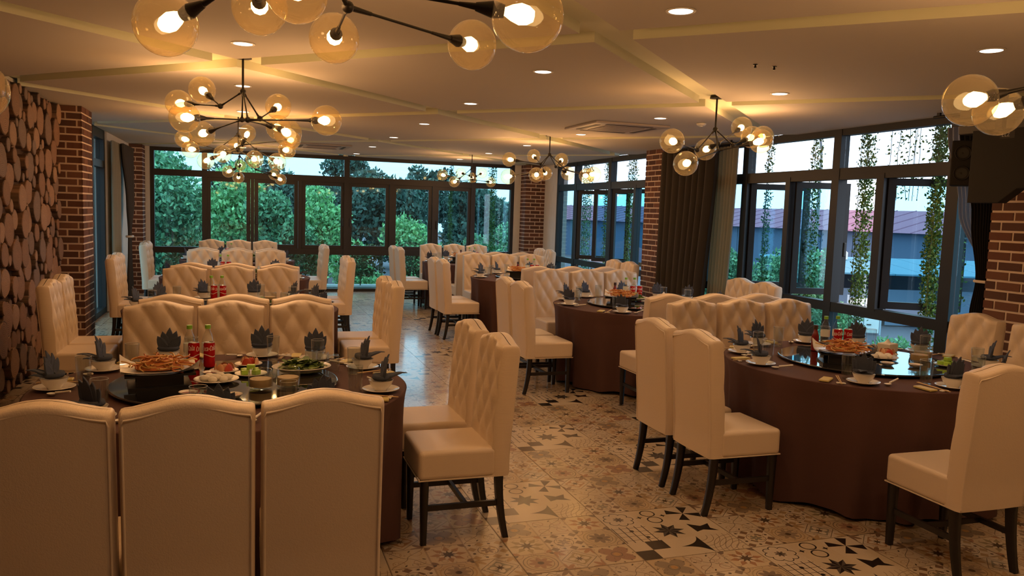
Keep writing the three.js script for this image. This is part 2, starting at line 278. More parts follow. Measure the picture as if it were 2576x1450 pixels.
{
  const xs = [-1.51, -.665, .17, 1.03, 1.905, 2.77, 3.63, 4.445, 5.25];
  windowWall('window_1', 'wide dark framed window front across the far end, facing trees', [0, 0, ZF - .06], 0, {
    out: -1, x0: -1.58, x1: 5.32, rails: [[2.555, HC + .02], [2.115, 2.23], [.72, .83], [0, .06]],
    posts: [[-1.545, .07, 0, HC], [5.285, .07, 0, HC], [-.665, .09, 0, HC], [1.905, .10, 0, HC], [4.445, .09, 0, HC], ...[.17, 1.03, 2.77, 3.63].map(x => [x, .06, .83, 2.12])],
    panes: [[-1.51, -.7, 2.23, 2.56, M.paneF], [-.62, 1.86, 2.23, 2.56, M.paneF], [1.95, 4.4, 2.23, 2.56, M.paneF], [4.49, 5.25, 2.23, 2.56, M.paneF], [-1.51, -.7, .06, .72, M.paneF], [-.62, 1.86, .06, .72, M.paneF], [1.95, 4.4, .06, .72, M.paneF], [4.49, 5.25, .06, .72, M.paneF], [-1.51, -.7, .83, 2.12, M.paneF], [4.49, 5.25, .83, 2.12, M.paneF]],
    sashes: [1, 2, 3, 4, 5, 6].map(i => [xs[i] + .035, xs[i + 1] - .035, .83, 2.115, i % 2 ? 'l' : 'r', 0, M.paneF, true]),
  }, M.frame);
  const sw = (z0, z1, h, a) => [z0, z1, .83, 2.10, h, a, M.paneR, true];
  windowWall('window_2', 'dark framed window beyond the middle brick pillar, two sashes open', [XR + .06, 0, 0], Math.PI / 2, {
    out: 1, x0: 10.67, x1: 14.78, rails: [[2.555, HC + .02], [2.10, 2.22], [.72, .82], [0, .06]],
    posts: [[14.74, .08, 0, HC], [10.71, .08, 0, HC], [13.88, .10, 0, HC], [12.40, .10, 0, HC], [11.47, .08, .8, 2.15]],
    panes: [[13.93, 14.7, 2.22, 2.56, M.paneT], [12.45, 13.83, 2.22, 2.56, M.paneT], [10.75, 12.35, 2.22, 2.56, M.paneT], [13.93, 14.7, .82, 2.1, M.paneR], [13.93, 14.7, .06, .72, M.paneR], [12.45, 13.83, .06, .72, M.paneR], [10.75, 12.35, .06, .72, M.paneR], [10.75, 11.43, .82, 2.1, M.paneR]],
    sashes: [sw(13.14, 13.83, 'r', .9), sw(12.45, 13.12, 'r', .8), sw(11.51, 12.35, 'r', .45)],
  }, M.frameDark);
  windowWall('window_3', 'dark framed window front on the right with sashes swung open and vines outside', [XR + .06, 0, 0], Math.PI / 2, {
    out: 1, x0: 4.75, x1: 10.17, rails: [[2.555, HC + .02], [2.10, 2.22], [.72, .82], [0, .06]],
    posts: [[10.1, .1, 0, HC], [8.53, .11, 0, HC], [6.93, .11, 0, HC], [5.45, .13, 0, HC], [4.8, .1, 0, HC], [7.70, .08, .8, 2.15], [6.30, .10, .8, 2.15], [9.3, .08, .8, 2.15]],
    panes: [[8.6, 10.05, 2.22, 2.56, M.paneT], [7.0, 8.47, 2.22, 2.56, M.paneT], [5.52, 6.87, 2.22, 2.56, M.paneT], [4.85, 5.38, 2.22, 2.56, M.paneT], [8.6, 9.26, .82, 2.1, M.paneR], [9.34, 10.05, .82, 2.1, M.paneR], [4.85, 5.38, .82, 2.1, M.paneR], [8.6, 10.05, .06, .72, M.paneR], [7.0, 8.47, .06, .72, M.paneR], [5.52, 6.87, .06, .72, M.paneR], [4.85, 5.38, .06, .72, M.paneR]],
    sashes: [sw(7.74, 8.47, 'r', 1.25), sw(6.99, 7.62, 'r', 1.32), sw(5.52, 6.25, 'r', 1.05)],
  }, M.frameDark);
  windowWall('window_4', 'dark framed glazed opening in the left wall behind the brick pillar', [XL - .08, 0, 0], Math.PI / 2, {
    out: -1, x0: 10.2, x1: 13.0, rails: [[2.5, HC + .02], [2.10, 2.2], [0, .08]],
    posts: [[10.25, .1, 0, HC], [12.95, .1, 0, HC], [12.05, .09, 0, HC], [11.1, .09, 0, HC]],
    panes: [[10.3, 11.06, .08, 2.1, M.paneF], [11.14, 12.0, .08, 2.1, M.paneF], [12.1, 12.9, .08, 2.1, M.paneF], [10.3, 12.9, 2.2, 2.5, M.paneF]], sashes: [],
  }, M.frameDark);
}
// ───────── chairs ─────────
const CW = .205;                                   // half width
const topY = u => .990 + .036 * (.5 + .5 * Math.cos(Math.PI * Math.min(1, Math.abs(u) / CW)));
const rake = y => -.185 - .045 * Math.max(0, (y - .45) / .58);     // middle plane of the back
function backGeometry() {
  const pos = [], idx = [], uv = [], NU = 28, rows = 34, yb = .33, T = .045;
  const loop = [];                                 // [u, side] round the section
  for (let i = 0; i <= NU; i++) loop.push([-1 + 2 * i / NU, 1]);
  for (let i = 1; i < 5; i++) loop.push([1, 1 - i * .5 + 0]);
  for (let i = 0; i <= 14; i++) loop.push([1 - 2 * i / 14, -1]);
  for (let i = 1; i < 5; i++) loop.push([-1, -1 + i * .5]);
  const N = loop.length;
  for (let r = 0; r <= rows; r++) {
    let s = r / rows; s = s < .5 ? s : .5 + (s - .5);
    const k = r >= rows - 5 ? Math.sqrt(Math.max(0, 1 - ((r - (rows - 5)) / 5) ** 2)) : 1;
    const sv = r >= rows - 5 ? .955 + .045 * Math.sin((r - (rows - 5)) / 5 * Math.PI / 2) : .955 * r / (rows - 5);
    for (const [a, side] of loop) {
      const edge = Math.abs(side) === 1 ? 0 : .006;
      let u = a * (CW - (Math.abs(side) === 1 ? .008 * (Math.abs(a) > .97 ? 1 : 0) : 0)) ;
      u *= 1 - .05 * (1 - k);
      const y = yb + (topY(u) - yb) * sv;
      let z = rake(y) + side * T * k;
      if (side === 1 && y > .46) {
        const p = u / .135 + (y - .62) / .22, q = u / .135 - (y - .62) / .22;
        const f = Math.sqrt(Math.abs(Math.sin(Math.PI * p)) * Math.abs(Math.sin(Math.PI * q)));
        const fade = Math.min(1, Math.max(0, (y - .47) / .08)) * Math.min(1, Math.max(0, (CW - Math.abs(u)) / .035));
        z += (.024 * f - .010) * fade * k + .004 * fade;
      }
      if (side === -1) z -= .006 * (1 - a * a) * k;
      pos.push(u, y, z); uv.push(u + .2, y);
    }
  }
  for (let r = 0; r < rows; r++) for (let i = 0; i < N; i++) { const a = r * N + i, b = r * N + (i + 1) % N, c = a + N, d = b + N; idx.push(a, b, c, b, d, c); }
  const g = new THREE.BufferGeometry(); g.setAttribute('position', new THREE.Float32BufferAttribute(pos, 3)); g.setAttribute('uv', new THREE.Float32BufferAttribute(uv, 2)); g.setIndex(idx); g.computeVertexNormals(); return g;
}
function makeChair() {
  const t = new THREE.Group(); t.name = 'dining_chair';
  put('backrest', backGeometry(), M.leather, t);
  const seat = rbox(.406, .145, .395, .022, 0, .4025, .032, 3); { const p = seat.attributes.position; for (let i = 0; i < p.count; i++) if (p.getY(i) > .45) p.setY(i, p.getY(i) + .012 * Math.cos(p.getX(i) * 6) * Math.cos((p.getZ(i) - .03) * 6)); seat.computeVertexNormals(); }
  put('seat', seat, M.leather, t);
  const o = []; for (let i = 0; i <= 8; i++) o.push(V(-CW + .012, .34 + i * .078, 0)); for (let i = 0; i <= 14; i++) { const u = -CW + .012 + i / 14 * 2 * (CW - .012); o.push(V(u, topY(u) - .028, 0)); } for (let i = 8; i >= 0; i--) o.push(V(CW - .012, .34 + i * .078, 0));
  o.forEach(v => v.z = rake(v.y) - .0465);
  put('piping', tube(o, .0045, 60, 5), M.piping, t);
  put('welt', G([box(.404, .006, .004, 0, .3325, .2275), box(.004, .006, .40, -.2015, .3325, .03), box(.004, .006, .40, .2015, .3325, .03)]), M.piping, t);
  for (const sx of [-1, 1]) {
    put('leg', new THREE.CylinderGeometry(.028, .019, .335, 4, 1).rotateY(Math.PI / 4).translate(sx * .175, .1675, .195), M.darkwood, t);
    const g = new THREE.CylinderGeometry(.028, .020, .345, 4, 6).rotateY(Math.PI / 4).translate(0, .1725, 0), p = g.attributes.position; for (let i = 0; i < p.count; i++) { const y = p.getY(i); p.setZ(i, p.getZ(i) - .045 * (1 - y / .345) ** 2); } g.computeVertexNormals();
    put('leg', g.translate(sx * .175, 0, -.185), M.darkwood, t);
    put('stretcher', box(.018, .028, .37, sx * .175, .185, .0), M.darkwood, t);
  }
  put('stretcher', box(.34, .026, .018, 0, .185, -.02), M.darkwood, t);
  return t;
}
const chairProto = makeChair();
const eye = V(0, 1.65, 0); camera.updateMatrixWorld(); const viewInv = camera.matrixWorld.clone().invert();
const tanV = 725 / 2011.09, tanH = 1288 / 2011.09;
function inFrame(x, y, z, m = 0) { const v = V(x, y, z).applyMatrix4(viewInv); return v.z < -.3 && Math.abs(v.x) < -v.z * tanH + m && Math.abs(v.y) < -v.z * tanV + m; }

// ───────── tables ─────────
const TR = .87, TH = .76, TX = { L: -.07, R: 3.78 }, TZ = [-4.08, -7.15, -10.25, -13.35], ORD = ['nearest', 'second', 'third', 'farthest'];
function clothGeometry(k) {
  const pos = [], uv = [], idx = [], NA = 144, rows = 16;
  for (let r = 0; r <= rows; r++) for (let i = 0; i <= NA; i++) {
    const a = i / NA * Math.PI * 2; let R, y;
    if (r < 3) { R = TR * [.0, .6, .985][r]; y = TH; }
    else { const t = (r - 3) / (rows - 3); const f = .5 + .5 * Math.cos(a * 15 + 1.6 * Math.sin(a * 3 + k) + k), h = .5 + .5 * Math.cos(a * 29 + 2 * Math.sin(a * 5 + 2 * k)); R = TR - .004 - .10 * Math.pow(t, .6) * (1 - f * .75 - h * .25); y = TH - .012 - (TH - .035 + .012 * Math.sin(a * 9 + k)) * t; if (r === 3) { y = TH - .006; R = TR - .001; } }
    pos.push(R * Math.cos(a), y, R * Math.sin(a)); uv.push(a * TR, r < 3 ? R : TR + TH - y);
  }
  for (let r = 0; r < rows; r++) for (let i = 0; i < NA; i++) { const a = r * (NA + 1) + i, b = a + 1, c = a + NA + 1, d = c + 1; idx.push(a, b, c, b, d, c); }
  const g = new THREE.BufferGeometry(); g.setAttribute('position', new THREE.Float32BufferAttribute(pos, 3)); g.setAttribute('uv', new THREE.Float32BufferAttribute(uv, 2)); g.setIndex(idx); g.computeVertexNormals(); return g;
}
const tables = [];
for (const side of ['L', 'R']) for (let k = 0; k < 4; k++) {
  const x = TX[side], z = TZ[k], nm = `${ORD[k]} ${side === 'L' ? 'left' : 'right'}-row table`;
  tables.push({ side, k, x, z, nm });
  const t = thing('round_table', `round table hidden beneath the brown cloth, ${nm}`, 'table', [x, 0, z]);
  put('tabletop', cyl(TR - .02, TR - .02, .03, 0, TH - .02, 0, 48), M.darkwood, t);
  put('pedestal', cyl(.05, .05, .7, 0, .37, 0, 12), M.darkwood, t);
  put('foot', lathe([[0, .02], [.3, .02], [.28, .04], [.05, .07], [0, .07]], 24), M.darkwood, t);
  const c = put('tablecloth', clothGeometry(k * 2.1 + (side === 'R' ? 1 : 0)), M.cloth, scene, [x, .003, z], [0, k * .7, 0]);
  tag(c, `dark brown floor-length cloth draped over the ${nm}`, 'tablecloth', null);
}
// chairs round each table
{
  let used = 0;
  const seatName = { N: 'near side', F: 'far side', L: 'left side', R: 'right side' };
  const exact = { L0N: [-.518, -.095, .335], L0F: [-.43, .0, .445], L1N: [-.385, .042, .468], L1F: [-.47, -.03, .41], R0F: [-.46, -.02, .42], R0N: [-.43, 0, .43] };
  for (const T of tables) for (const s of ['N', 'F', 'L', 'R']) {
    const offs = (s === 'N' || s === 'F') ? (exact[T.side + T.k + s] || [-.44, 0, .44].map(v => v + rr(-.006, .006))) : (T.k === 0 ? [.17, -.33] : [.22, -.24]).map(v => v + rr(-.02, .02));
    offs.forEach((o, i) => {
      let x, z, turn; const g = TR + .232 + rr(0, .02);
      if (s === 'N') { x = T.x + o; z = T.z + g; turn = Math.PI; } else if (s === 'F') { x = T.x + o; z = T.z - g; turn = 0; }
      else if (s === 'L') { x = T.x - g; z = T.z + o; turn = Math.PI / 2; } else { x = T.x + g; z = T.z + o; turn = -Math.PI / 2; }
      if (!inFrame(x, .5, z, .55)) return;
      if (T.side === 'R' && T.k === 0 && s === 'N' && i > 0) return;
      const w = (s === 'N' || s === 'F') ? ['left', 'middle', 'right'][i] : ['nearer', 'farther'][i];
      turn += rr(-.012, .012);
      const c = chairProto.clone(); c.name = numbered('dining_chair'); scene.add(c); c.position.set(x, .001, z); c.rotation.y = turn; used++;
      tag(c, `cream tufted chair, ${w} one on ${seatName[s]} of the ${T.nm}`, 'chair', null); c.userData.group = 'cream tufted chairs round the tables';
    });
  }
  console.log('chairs', used);
}
// ───────── table settings ─────────
function canTexture() {
  const c = document.createElement('canvas'); c.width = 512; c.height = 256; const g = c.getContext('2d');
  g.fillStyle = '#b00d14'; g.fillRect(0, 0, 512, 256); g.fillStyle = '#7c070d'; g.fillRect(0, 236, 512, 20);
  g.fillStyle = '#f4ece6'; g.font = 'italic bold 64px serif';
  for (const x of [10, 266]) { g.save(); g.translate(x, 90); g.rotate(-.06); g.fillText('Coca-Cola', 0, 0, 236); g.restore(); }
  g.strokeStyle = '#f4ece6'; g.lineWidth = 7; g.beginPath(); g.moveTo(0, 130); g.bezierCurveTo(120, 90, 150, 170, 256, 130); g.bezierCurveTo(376, 90, 406, 170, 512, 130); g.stroke();
  const t = new THREE.CanvasTexture(c); t.colorSpace = THREE.SRGBColorSpace; t.wrapS = THREE.RepeatWrapping; return t;
}
const S = {
  can: mat('#ffffff', .25, { map: canTexture(), metalness: .15 }), silver: mat(lin(.62, .62, .62), .28, { metalness: 1 }),
  cap: mat(lin(.22, .48, .04), .4), label: mat(lin(.75, .78, .76), .5), sauce: mat(lin(.19, .012, .012), .2), brown: mat(lin(.05, .018, .010), .4),
  packet: mat(lin(.52, .42, .16), .5), noodle: [mat(lin(.55, .25, .06), .5), mat(lin(.46, .15, .04), .5), mat(lin(.62, .38, .13), .5)],
  leafs: [mat(lin(.10, .17, .035), .6), mat(lin(.20, .28, .06), .6), mat(lin(.06, .10, .03), .6)], green: mat(lin(.30, .50, .05), .45), bamboo: mat(lin(.50, .34, .17), .6), peach: mat(lin(.65, .36, .20), .6), redc: mat(lin(.45, .05, .02), .5), paper: mat(lin(.72, .68, .60), .8),
};
const proto = {};
const P_ = (k, f) => { const t = new THREE.Group(); t.name = k; f(t); proto[k] = t; };
P_('plate', t => { put('dish', lathe([[0, .002], [.05, .002], [.06, .006], [.088, .016], [.09, .018], [.086, .019], [.058, .010], [.05, .006], [0, .006]], 28), M.china, t); });
P_('rice_bowl', t => { put('bowl_wall', lathe([[0, .004], [.026, .004], [.026, 0], [.030, 0], [.032, .008], [.052, .03], [.060, .052], [.057, .052], [.048, .031], [.028, .012], [0, .010]], 28), M.china, t); });
P_('folded_napkin', t => {
  const leaf = new THREE.Shape(); leaf.moveTo(-.018, 0); leaf.quadraticCurveTo(-.030, .045, 0, .10); leaf.quadraticCurveTo(.030, .045, .018, 0); leaf.closePath();
  const g0 = new THREE.ExtrudeGeometry(leaf, { depth: .004, bevelEnabled: true, bevelThickness: .002, bevelSize: .002, bevelSegments: 1, curveSegments: 6 }).translate(0, 0, -.002);
  const bend = (h, k) => { const g = g0.clone().scale(1.15, h, 1), p = g.attributes.position; for (let i = 0; i < p.count; i++) { const x = p.getX(i), y = p.getY(i); p.setZ(i, p.getZ(i) + k * y * y * 9 + 18 * x * x); } g.computeVertexNormals(); return g; };
  put('base_fold', lathe([[0, 0], [.046, .001], [.055, .010], [.050, .024], [.036, .02], [0, .014]], 12).scale(1.08, 1, .8), M.napkin, t);
  for (let k = 0; k < 5; k++) { const a = -1.0 + k * .5; put('petal', bend([.80, .98, 1.12, .95, .78][k], .22), M.napkin, t, [.022 * Math.sin(a), .012, .012 * Math.cos(a) - .012], [.10, 0, -a * .55]); }
  put('petal', bend(.85, 1.0).rotateX(.75), M.napkin, t, [0, .012, .018]);
  put('petal', bend(.62, 1.0).rotateX(1.0), M.napkin, t, [.014, .012, .020], [0, .6, 0]);
});
P_('water_glass', t => { put('glass_wall', lathe([[0, .006], [.026, .006], [.028, .010], [.034, .138], [.036, .140], [.0365, .138], [.031, .008], [.028, 0], [0, 0]], 24), M.glass, t); put('rim', new THREE.TorusGeometry(.0352, .0011, 5, 28).rotateX(Math.PI / 2).translate(0, .1395, 0), M.rim, t); });
P_('tumbler', t => { put('glass_wall', lathe([[0, .086], [.033, .086], [.036, .082], [.039, .002], [.036, .002], [.032, .080], [0, .080]], 20), M.glass, t); put('foot_ring', new THREE.TorusGeometry(.030, .003, 6, 20).rotateX(Math.PI / 2).translate(0, .088, 0), M.glass, t); });
P_('chopsticks', t => { put('stick', rod(V(-.11, .012, -.004), V(.11, .007, -.002), .0032, .0024, 6), S.bamboo, t); put('stick', rod(V(-.11, .012, .006), V(.11, .007, .004), .0032, .0024, 6), S.bamboo, t); put('rest', rbox(.02, .008, .05, .003, .07, .004, 0), M.china, t); });
P_('soup_spoon', t => { put('handle', rod(V(.02, .016, 0), V(.10, .03, 0), .006, .005, 8), M.china, t); put('spoon_bowl', lathe([[0, .002], [.012, .003], [.02, .012], [.018, .012], [.011, .006], [0, .005]], 14).scale(1.25, 1, 1), M.china, t); });
P_('towel_packet', t => { const g = rbox(.115, .012, .055, .005, 0, .007, 0); put('wrapper', g, S.packet, t); });
P_('drink_can', t => { const cb = lathe([[.022, .004], [.0285, .012], [.0285, .128], [.024, .136]], 28); { const u = cb.attributes.uv, p = cb.attributes.position; for (let i = 0; i < u.count; i++) u.setY(i, p.getY(i) / .14); } put('can_body', cb, S.can, t); put('lid', lathe([[0, .133], [.021, .133], [.022, .138], [.0245, .138], [.0245, .134]], 24), S.silver, t); put('base_rim', lathe([[0, .006], [.02, .006], [.022, 0], [.024, .004]], 24), S.silver, t); });
P_('water_bottle', t => { put('bottle_wall', lathe([[0, .003], [.026, .003], [.031, .01], [.031, .07], [.029, .08], [.031, .09], [.031, .13], [.022, .165], [.012, .185], [.0115, .2]], 24), M.glass, t); put('label_band', lathe([[.0314, .075], [.0316, .12], [.0314, .121]], 24), S.label, t); put('cap', cyl(.0145, .0145, .02, 0, .206, 0, 18), S.cap, t); });
P_('sauce_bottle', t => { put('bottle_body', lathe([[0, 0], [.021, 0], [.024, .006], [.024, .10], [.016, .125], [.012, .14], [.0115, .15]], 20), S.sauce, t); put('cap', cyl(.014, .015, .028, 0, .162, 0, 16), S.brown, t); });
P_('noodle_platter', t => {
  put('stand', G([box(.27, .012, .20, 0, .006, 0), box(.20, .05, .014, 0, .036, .07), box(.20, .05, .014, 0, .036, -.07), box(.30, .010, .22, 0, .066, 0)]), M.black, t);
  const W = 14, pos = [], idx = [], uv = []; for (let s = 0; s < 2; s++) for (let j = 0; j <= W; j++) for (let i = 0; i <= W; i++) { const x = -1 + 2 * i / W, z = -1 + 2 * j / W; const e = Math.max(Math.abs(x), Math.abs(z)), c = Math.abs(x * z); pos.push(x * .165, .077 + .008 * Math.max(0, e - .6) + .055 * c ** 3 * (x * z > 0 ? 1 : .3) - s * .007, z * .12); uv.push(i / W, j / W); }
  const n1 = (W + 1) * (W + 1); for (let s = 0; s < 2; s++) for (let j = 0; j < W; j++) for (let i = 0; i < W; i++) { const a = s * n1 + j * (W + 1) + i, b = a + 1, c = a + W + 1, d = c + 1; s ? idx.push(a, b, c, b, d, c) : idx.push(a, c, b, b, c, d); }
  const g = new THREE.BufferGeometry(); g.setAttribute('position', new THREE.Float32BufferAttribute(pos, 3)); g.setAttribute('uv', new THREE.Float32BufferAttribute(uv, 2)); g.setIndex(idx); g.computeVertexNormals(); put('square_dish', g, M.china, t);
  S.noodle.forEach((m, q) => { const gs = []; for (let k = 0; k < 34; k++) { const a = rnd() * 6.28, r = Math.sqrt(rnd()) * .085, y = .088 + .05 * (1 - (r / .09) ** 2) + rr(-.008, .008); const p = V(r * Math.cos(a) * 1.2, y, r * Math.sin(a) * .85), pts = [p]; let h = rnd() * 6.28; for (let s = 0; s < 4; s++) { h += rr(-1, 1); const l = pts[pts.length - 1]; pts.push(V(l.x + .022 * Math.cos(h), l.y + rr(-.008, .006), l.z + .022 * Math.sin(h))); } gs.push(tube(pts, .0038, 8, 4)); } put('noodles', G(gs), m, t).userData.kind = 'stuff'; });
  put('food_mound', new THREE.SphereGeometry(1, 16, 8, 0, 7, 0, Math.PI / 2).scale(.105, .052, .075).translate(0, .083, 0), S.noodle[1], t);
});
P_('salad_plate', t => {
  put('dish', lathe([[0, .004], [.08, .004], [.10, .012], [.148, .034], [.15, .036], [.146, .038], [.10, .018], [.08, .010], [0, .010]], 36).scale(1, 1, .85), M.china, t);
  S.leafs.forEach((m, q) => { const gs = []; for (let k = 0; k < 46; k++) { const a = rnd() * 6.28, r = Math.sqrt(rnd()) * .105; gs.push(new THREE.CircleGeometry(rr(.014, .026), 6).scale(1, 1.6, 1).rotateX(rr(-2.2, -.9)).rotateY(rnd() * 6.28).translate(r * Math.cos(a), .022 + .032 * (1 - (r / .11) ** 2) + rr(0, .012), r * Math.sin(a) * .85)); } const h = put('salad_leaves', G(gs), m, t); h.userData.kind = 'stuff'; });
  put('salad_base', new THREE.SphereGeometry(1, 16, 8, 0, 7, 0, Math.PI / 2).scale(.11, .03, .09).translate(0, .012, 0), S.leafs[0], t);
});
P_('green_cake_dish', t => { put('dish', lathe([[0, .003], [.06, .003], [.08, .012], [.078, .014], [.058, .008], [0, .008]], 28), M.china, t); for (let k = 0; k < 5; k++) put('cake', rbox(.040, .024, .030, .004), S.green, t, [[-.03, .02, .01], [.02, .02, .025], [.028, .02, -.022], [-.022, .02, -.03], [.0, .044, 0]][k], [0, k * .7, 0]); });
P_('sauce_dish', t => { put('dish', lathe([[0, .003], [.03, .003], [.042, .018], [.040, .019], [.028, .008], [0, .008]], 22), M.china, t); put('sauce', cyl(.031, .031, .002, 0, .0105, 0, 18), S.sauce, t); });
P_('glass_jar', t => { put('jar_wall', lathe([[0, .004], [.05, .004], [.056, .012], [.056, .085], [.05, .092], [.0475, .09], [.053, .083], [.053, .014], [0, .01]], 28), M.glass, t); put('filling', cyl(.05, .05, .035, 0, .032, 0, 20), S.bamboo, t); });
P_('dumpling_plate', t => { put('dish', lathe([[0, .004], [.07, .004], [.105, .016], [.103, .019], [.068, .009], [0, .009]], 30), M.china, t); for (let k = 0; k < 7; k++) { const a = k * 1.047, r = k ? .052 : 0; put('dumpling', new THREE.SphereGeometry(.024, 12, 8).scale(1.1, .62, .8), S.paper, t, [r * Math.cos(a), .022, r * Math.sin(a)], [0, a, 0]); } });
P_('flower_garnish', t => { put('dish', lathe([[0, .003], [.05, .003], [.072, .012], [.07, .014], [.048, .008], [0, .008]], 26), M.china, t); for (let k = 0; k < 9; k++) { const a = k * 2.4, r = .006 + .0045 * k; put('petal', new THREE.SphereGeometry(.026, 10, 6, 0, 3.2, 0, 1.6).scale(1, 1.3, .4), k % 3 ? S.peach : S.redc, t, [r * Math.cos(a), .012, r * Math.sin(a)], [0, -a + 1.57, 0]); } });
P_('tissue_box', t => { put('carton', rbox(.11, .06, .09, .006, 0, .03, 0), S.paper, t); put('tissue', new THREE.ConeGeometry(.03, .035, 5, 1, true).translate(0, .074, 0), M.white, t); });
const protoCat = { plate: 'plate', rice_bowl: 'bowl', folded_napkin: 'napkin', water_glass: 'glass', tumbler: 'glass', chopsticks: 'chopsticks', soup_spoon: 'spoon', towel_packet: 'towel packet', drink_can: 'drink can', water_bottle: 'bottle', sauce_bottle: 'sauce bottle', noodle_platter: 'platter', salad_plate: 'salad', green_cake_dish: 'cake dish', sauce_dish: 'sauce dish', glass_jar: 'jar', dumpling_plate: 'dumplings', flower_garnish: 'garnish', tissue_box: 'tissue box' };
function serve(kind, x, y, z, turn, label, group) { if (!inFrame(x, y, z, .08)) return; const c = proto[kind].clone(); c.name = numbered(kind); scene.add(c); c.position.set(x, y, z); c.rotation.y = turn; tag(c, label, protoCat[kind], group); return c; }
const look = { plate: 'small white plate', rice_bowl: 'white rice bowl on its plate', folded_napkin: 'slate blue crown-folded napkin', water_glass: 'clear water glass', chopsticks: 'pair of chopsticks on a rest', soup_spoon: 'white soup spoon', towel_packet: 'yellow towel packet' };
const ANG = [180, 216, 247, 283, 311, 338, 22, 58, 94, 130];
const where = ['leftmost place', 'left back place', 'far left place', 'far middle place', 'far right place', 'right back place', 'right front place', 'near right place', 'near middle place', 'near left place'];
for (const T of tables) {
  const Y = TH + .0045; const hiddenBehind = T.side === 'L' && T.k > 0;
  ANG.forEach((deg, i) => {
    if (hiddenBehind && (i > 6 || (T.k > 1 && i % 2))) return;            // wholly behind chair backs
    if (T.side === 'R' && T.k > 1 && i > 6) return;
    const a = (deg + rr(-3, 3)) * Math.PI / 180, r = .755, x = T.x + r * Math.cos(a), z = T.z + r * Math.sin(a), out = -a - Math.PI / 2 + Math.PI, w = `${where[i]} of the ${T.nm}`;
    const loc = (dr, ds) => [T.x + (r + dr) * Math.cos(a) - ds * Math.sin(a), T.z + (r + dr) * Math.sin(a) + ds * Math.cos(a)];
    serve('plate', x, Y, z, out, `${look.plate} at the ${w}`, 'place settings');
    serve('rice_bowl', x, Y + .0065, z, out, `${look.rice_bowl} at the ${w}`, 'place settings');
    serve('folded_napkin', x, Y + .0595, z, out + rr(-.6, .6), `${look.folded_napkin} at the ${w}`, 'place settings');
    let q = loc(-.105, .085); serve('water_glass', q[0], Y, q[1], 0, `${look.water_glass} at the ${w}`, 'place settings');
    q = loc(.0, .122); serve('chopsticks', q[0], Y, q[1], -a + rr(-.15, .15), `${look.chopsticks} at the ${w}`, 'place settings');
    if (T.k < 2 && !hiddenBehind) { q = loc(-.02, -.125); serve('soup_spoon', q[0], Y, q[1], -a + 2.6, `${look.soup_spoon} at the ${w}`, 'place settings'); if (i % 2 || T.k === 0) { q = loc(.02, .192); serve('towel_packet', q[0], Y, q[1], -a + rr(-.2, .2), `${look.towel_packet} at the ${w}`, 'place settings'); } }
  });
  const ls = thing('lazy_susan', `black glass turntable in the middle of the ${T.nm}`, 'turntable', [T.x, Y, T.z]);
  put('base', cyl(.13, .15, .012, 0, .006, 0, 24), M.blackmetal, ls); put('glass_disc', lathe([[0, .012], [.52, .012], [.528, .016], [.528, .02], [.52, .024], [0, .024]], 64), M.susan, ls);
  const y = Y + .0242, at = (k, dx, dz, turn, l, grp) => serve(k, T.x + dx, y, T.z + dz, turn, `${l} on the ${T.nm}`, grp);
  const mx = T.side === 'L' ? 1 : 1;
  if (T.side === 'L') {
    at('drink_can', -.17, -.33, .3, 'left one of two red drink cans'); at('drink_can', -.095, -.325, 1.5, 'right one of two red drink cans');
    at('water_bottle', -.195, -.405, 0, 'left one of two clear bottles with green caps'); at('water_bottle', -.105, -.41, 0, 'right one of two clear bottles with green caps');
    if (T.k === 0) { at('noodle_platter', -.30, .06, .15, 'square platter heaped with orange noodles'); at('salad_plate', .36, -.13, .1, 'oval plate heaped with green salad');
      at('green_cake_dish', .11, -.10, .2, 'dish of lime green cakes'); at('glass_jar', .15, .22, 0, 'glass jar of straw coloured pickles'); at('glass_jar', .275, .20, 0, 'second smaller filled glass jar'); at('dumpling_plate', -.05, .03, .2, 'plate of pale dumplings'); at('flower_garnish', .10, -.36, 0, 'dish with a carved peach coloured flower'); at('flower_garnish', -.02, -.20, 1, 'dish with a ruffled red and peach garnish'); at('sauce_dish', -.08, -.13, 0, 'small dish of dark red sauce'); at('sauce_dish', .03, .38, 0, 'front small dish of dark sauce'); at('sauce_dish', -.16, .30, 0, 'small sauce dish before the noodles'); }
    else { at('salad_plate', .2, .1, 0, 'oval plate of green salad'); at('glass_jar', .3, -.2, 0, 'glass jar of straw coloured pickles'); }
    const q = Y; if (T.k < 2) [[.43, -.405], [.485, -.336], [.53, -.262]].forEach((p, n) => serve('tumbler', T.x + p[0], q, T.z + p[1], 0, `upturned tumbler, ${['back', 'middle', 'front'][n]} of three on the ${T.nm}`));
  } else {
    at('sauce_bottle', -.13, -.31, 0, 'red sauce bottle with a brown cap'); at('drink_can', .10, -.36, .6, 'left one of two red drink cans'); at('drink_can', .175, -.35, 2, 'right one of two red drink cans');
    at('water_bottle', .06, -.44, 0, 'left one of two clear bottles with green caps'); at('water_bottle', .16, -.44, 0, 'right one of two clear bottles with green caps');
    at('noodle_platter', -.27, .12, -.5, 'square platter heaped with orange noodles'); at('salad_plate', .02, -.17, .3, 'oval plate heaped with green salad');
    if (T.k < 2) { at('dumpling_plate', .12, .02, 0, 'plate of pale dumplings'); at('tissue_box', .38, -.20, .3, 'white tissue box'); at('glass_jar', .40, .08, 0, 'glass jar of straw coloured pickles'); at('glass_jar', .29, .16, 0, 'second filled glass jar'); at('green_cake_dish', .36, .31, .4, 'dish of lime green cakes'); at('sauce_dish', -.02, .22, 0, 'small dish of dark red sauce'); at('sauce_dish', .12, .30, 0, 'front small dish of dark sauce'); at('flower_garnish', .26, -.08, 0, 'dish with a carved peach coloured flower'); }
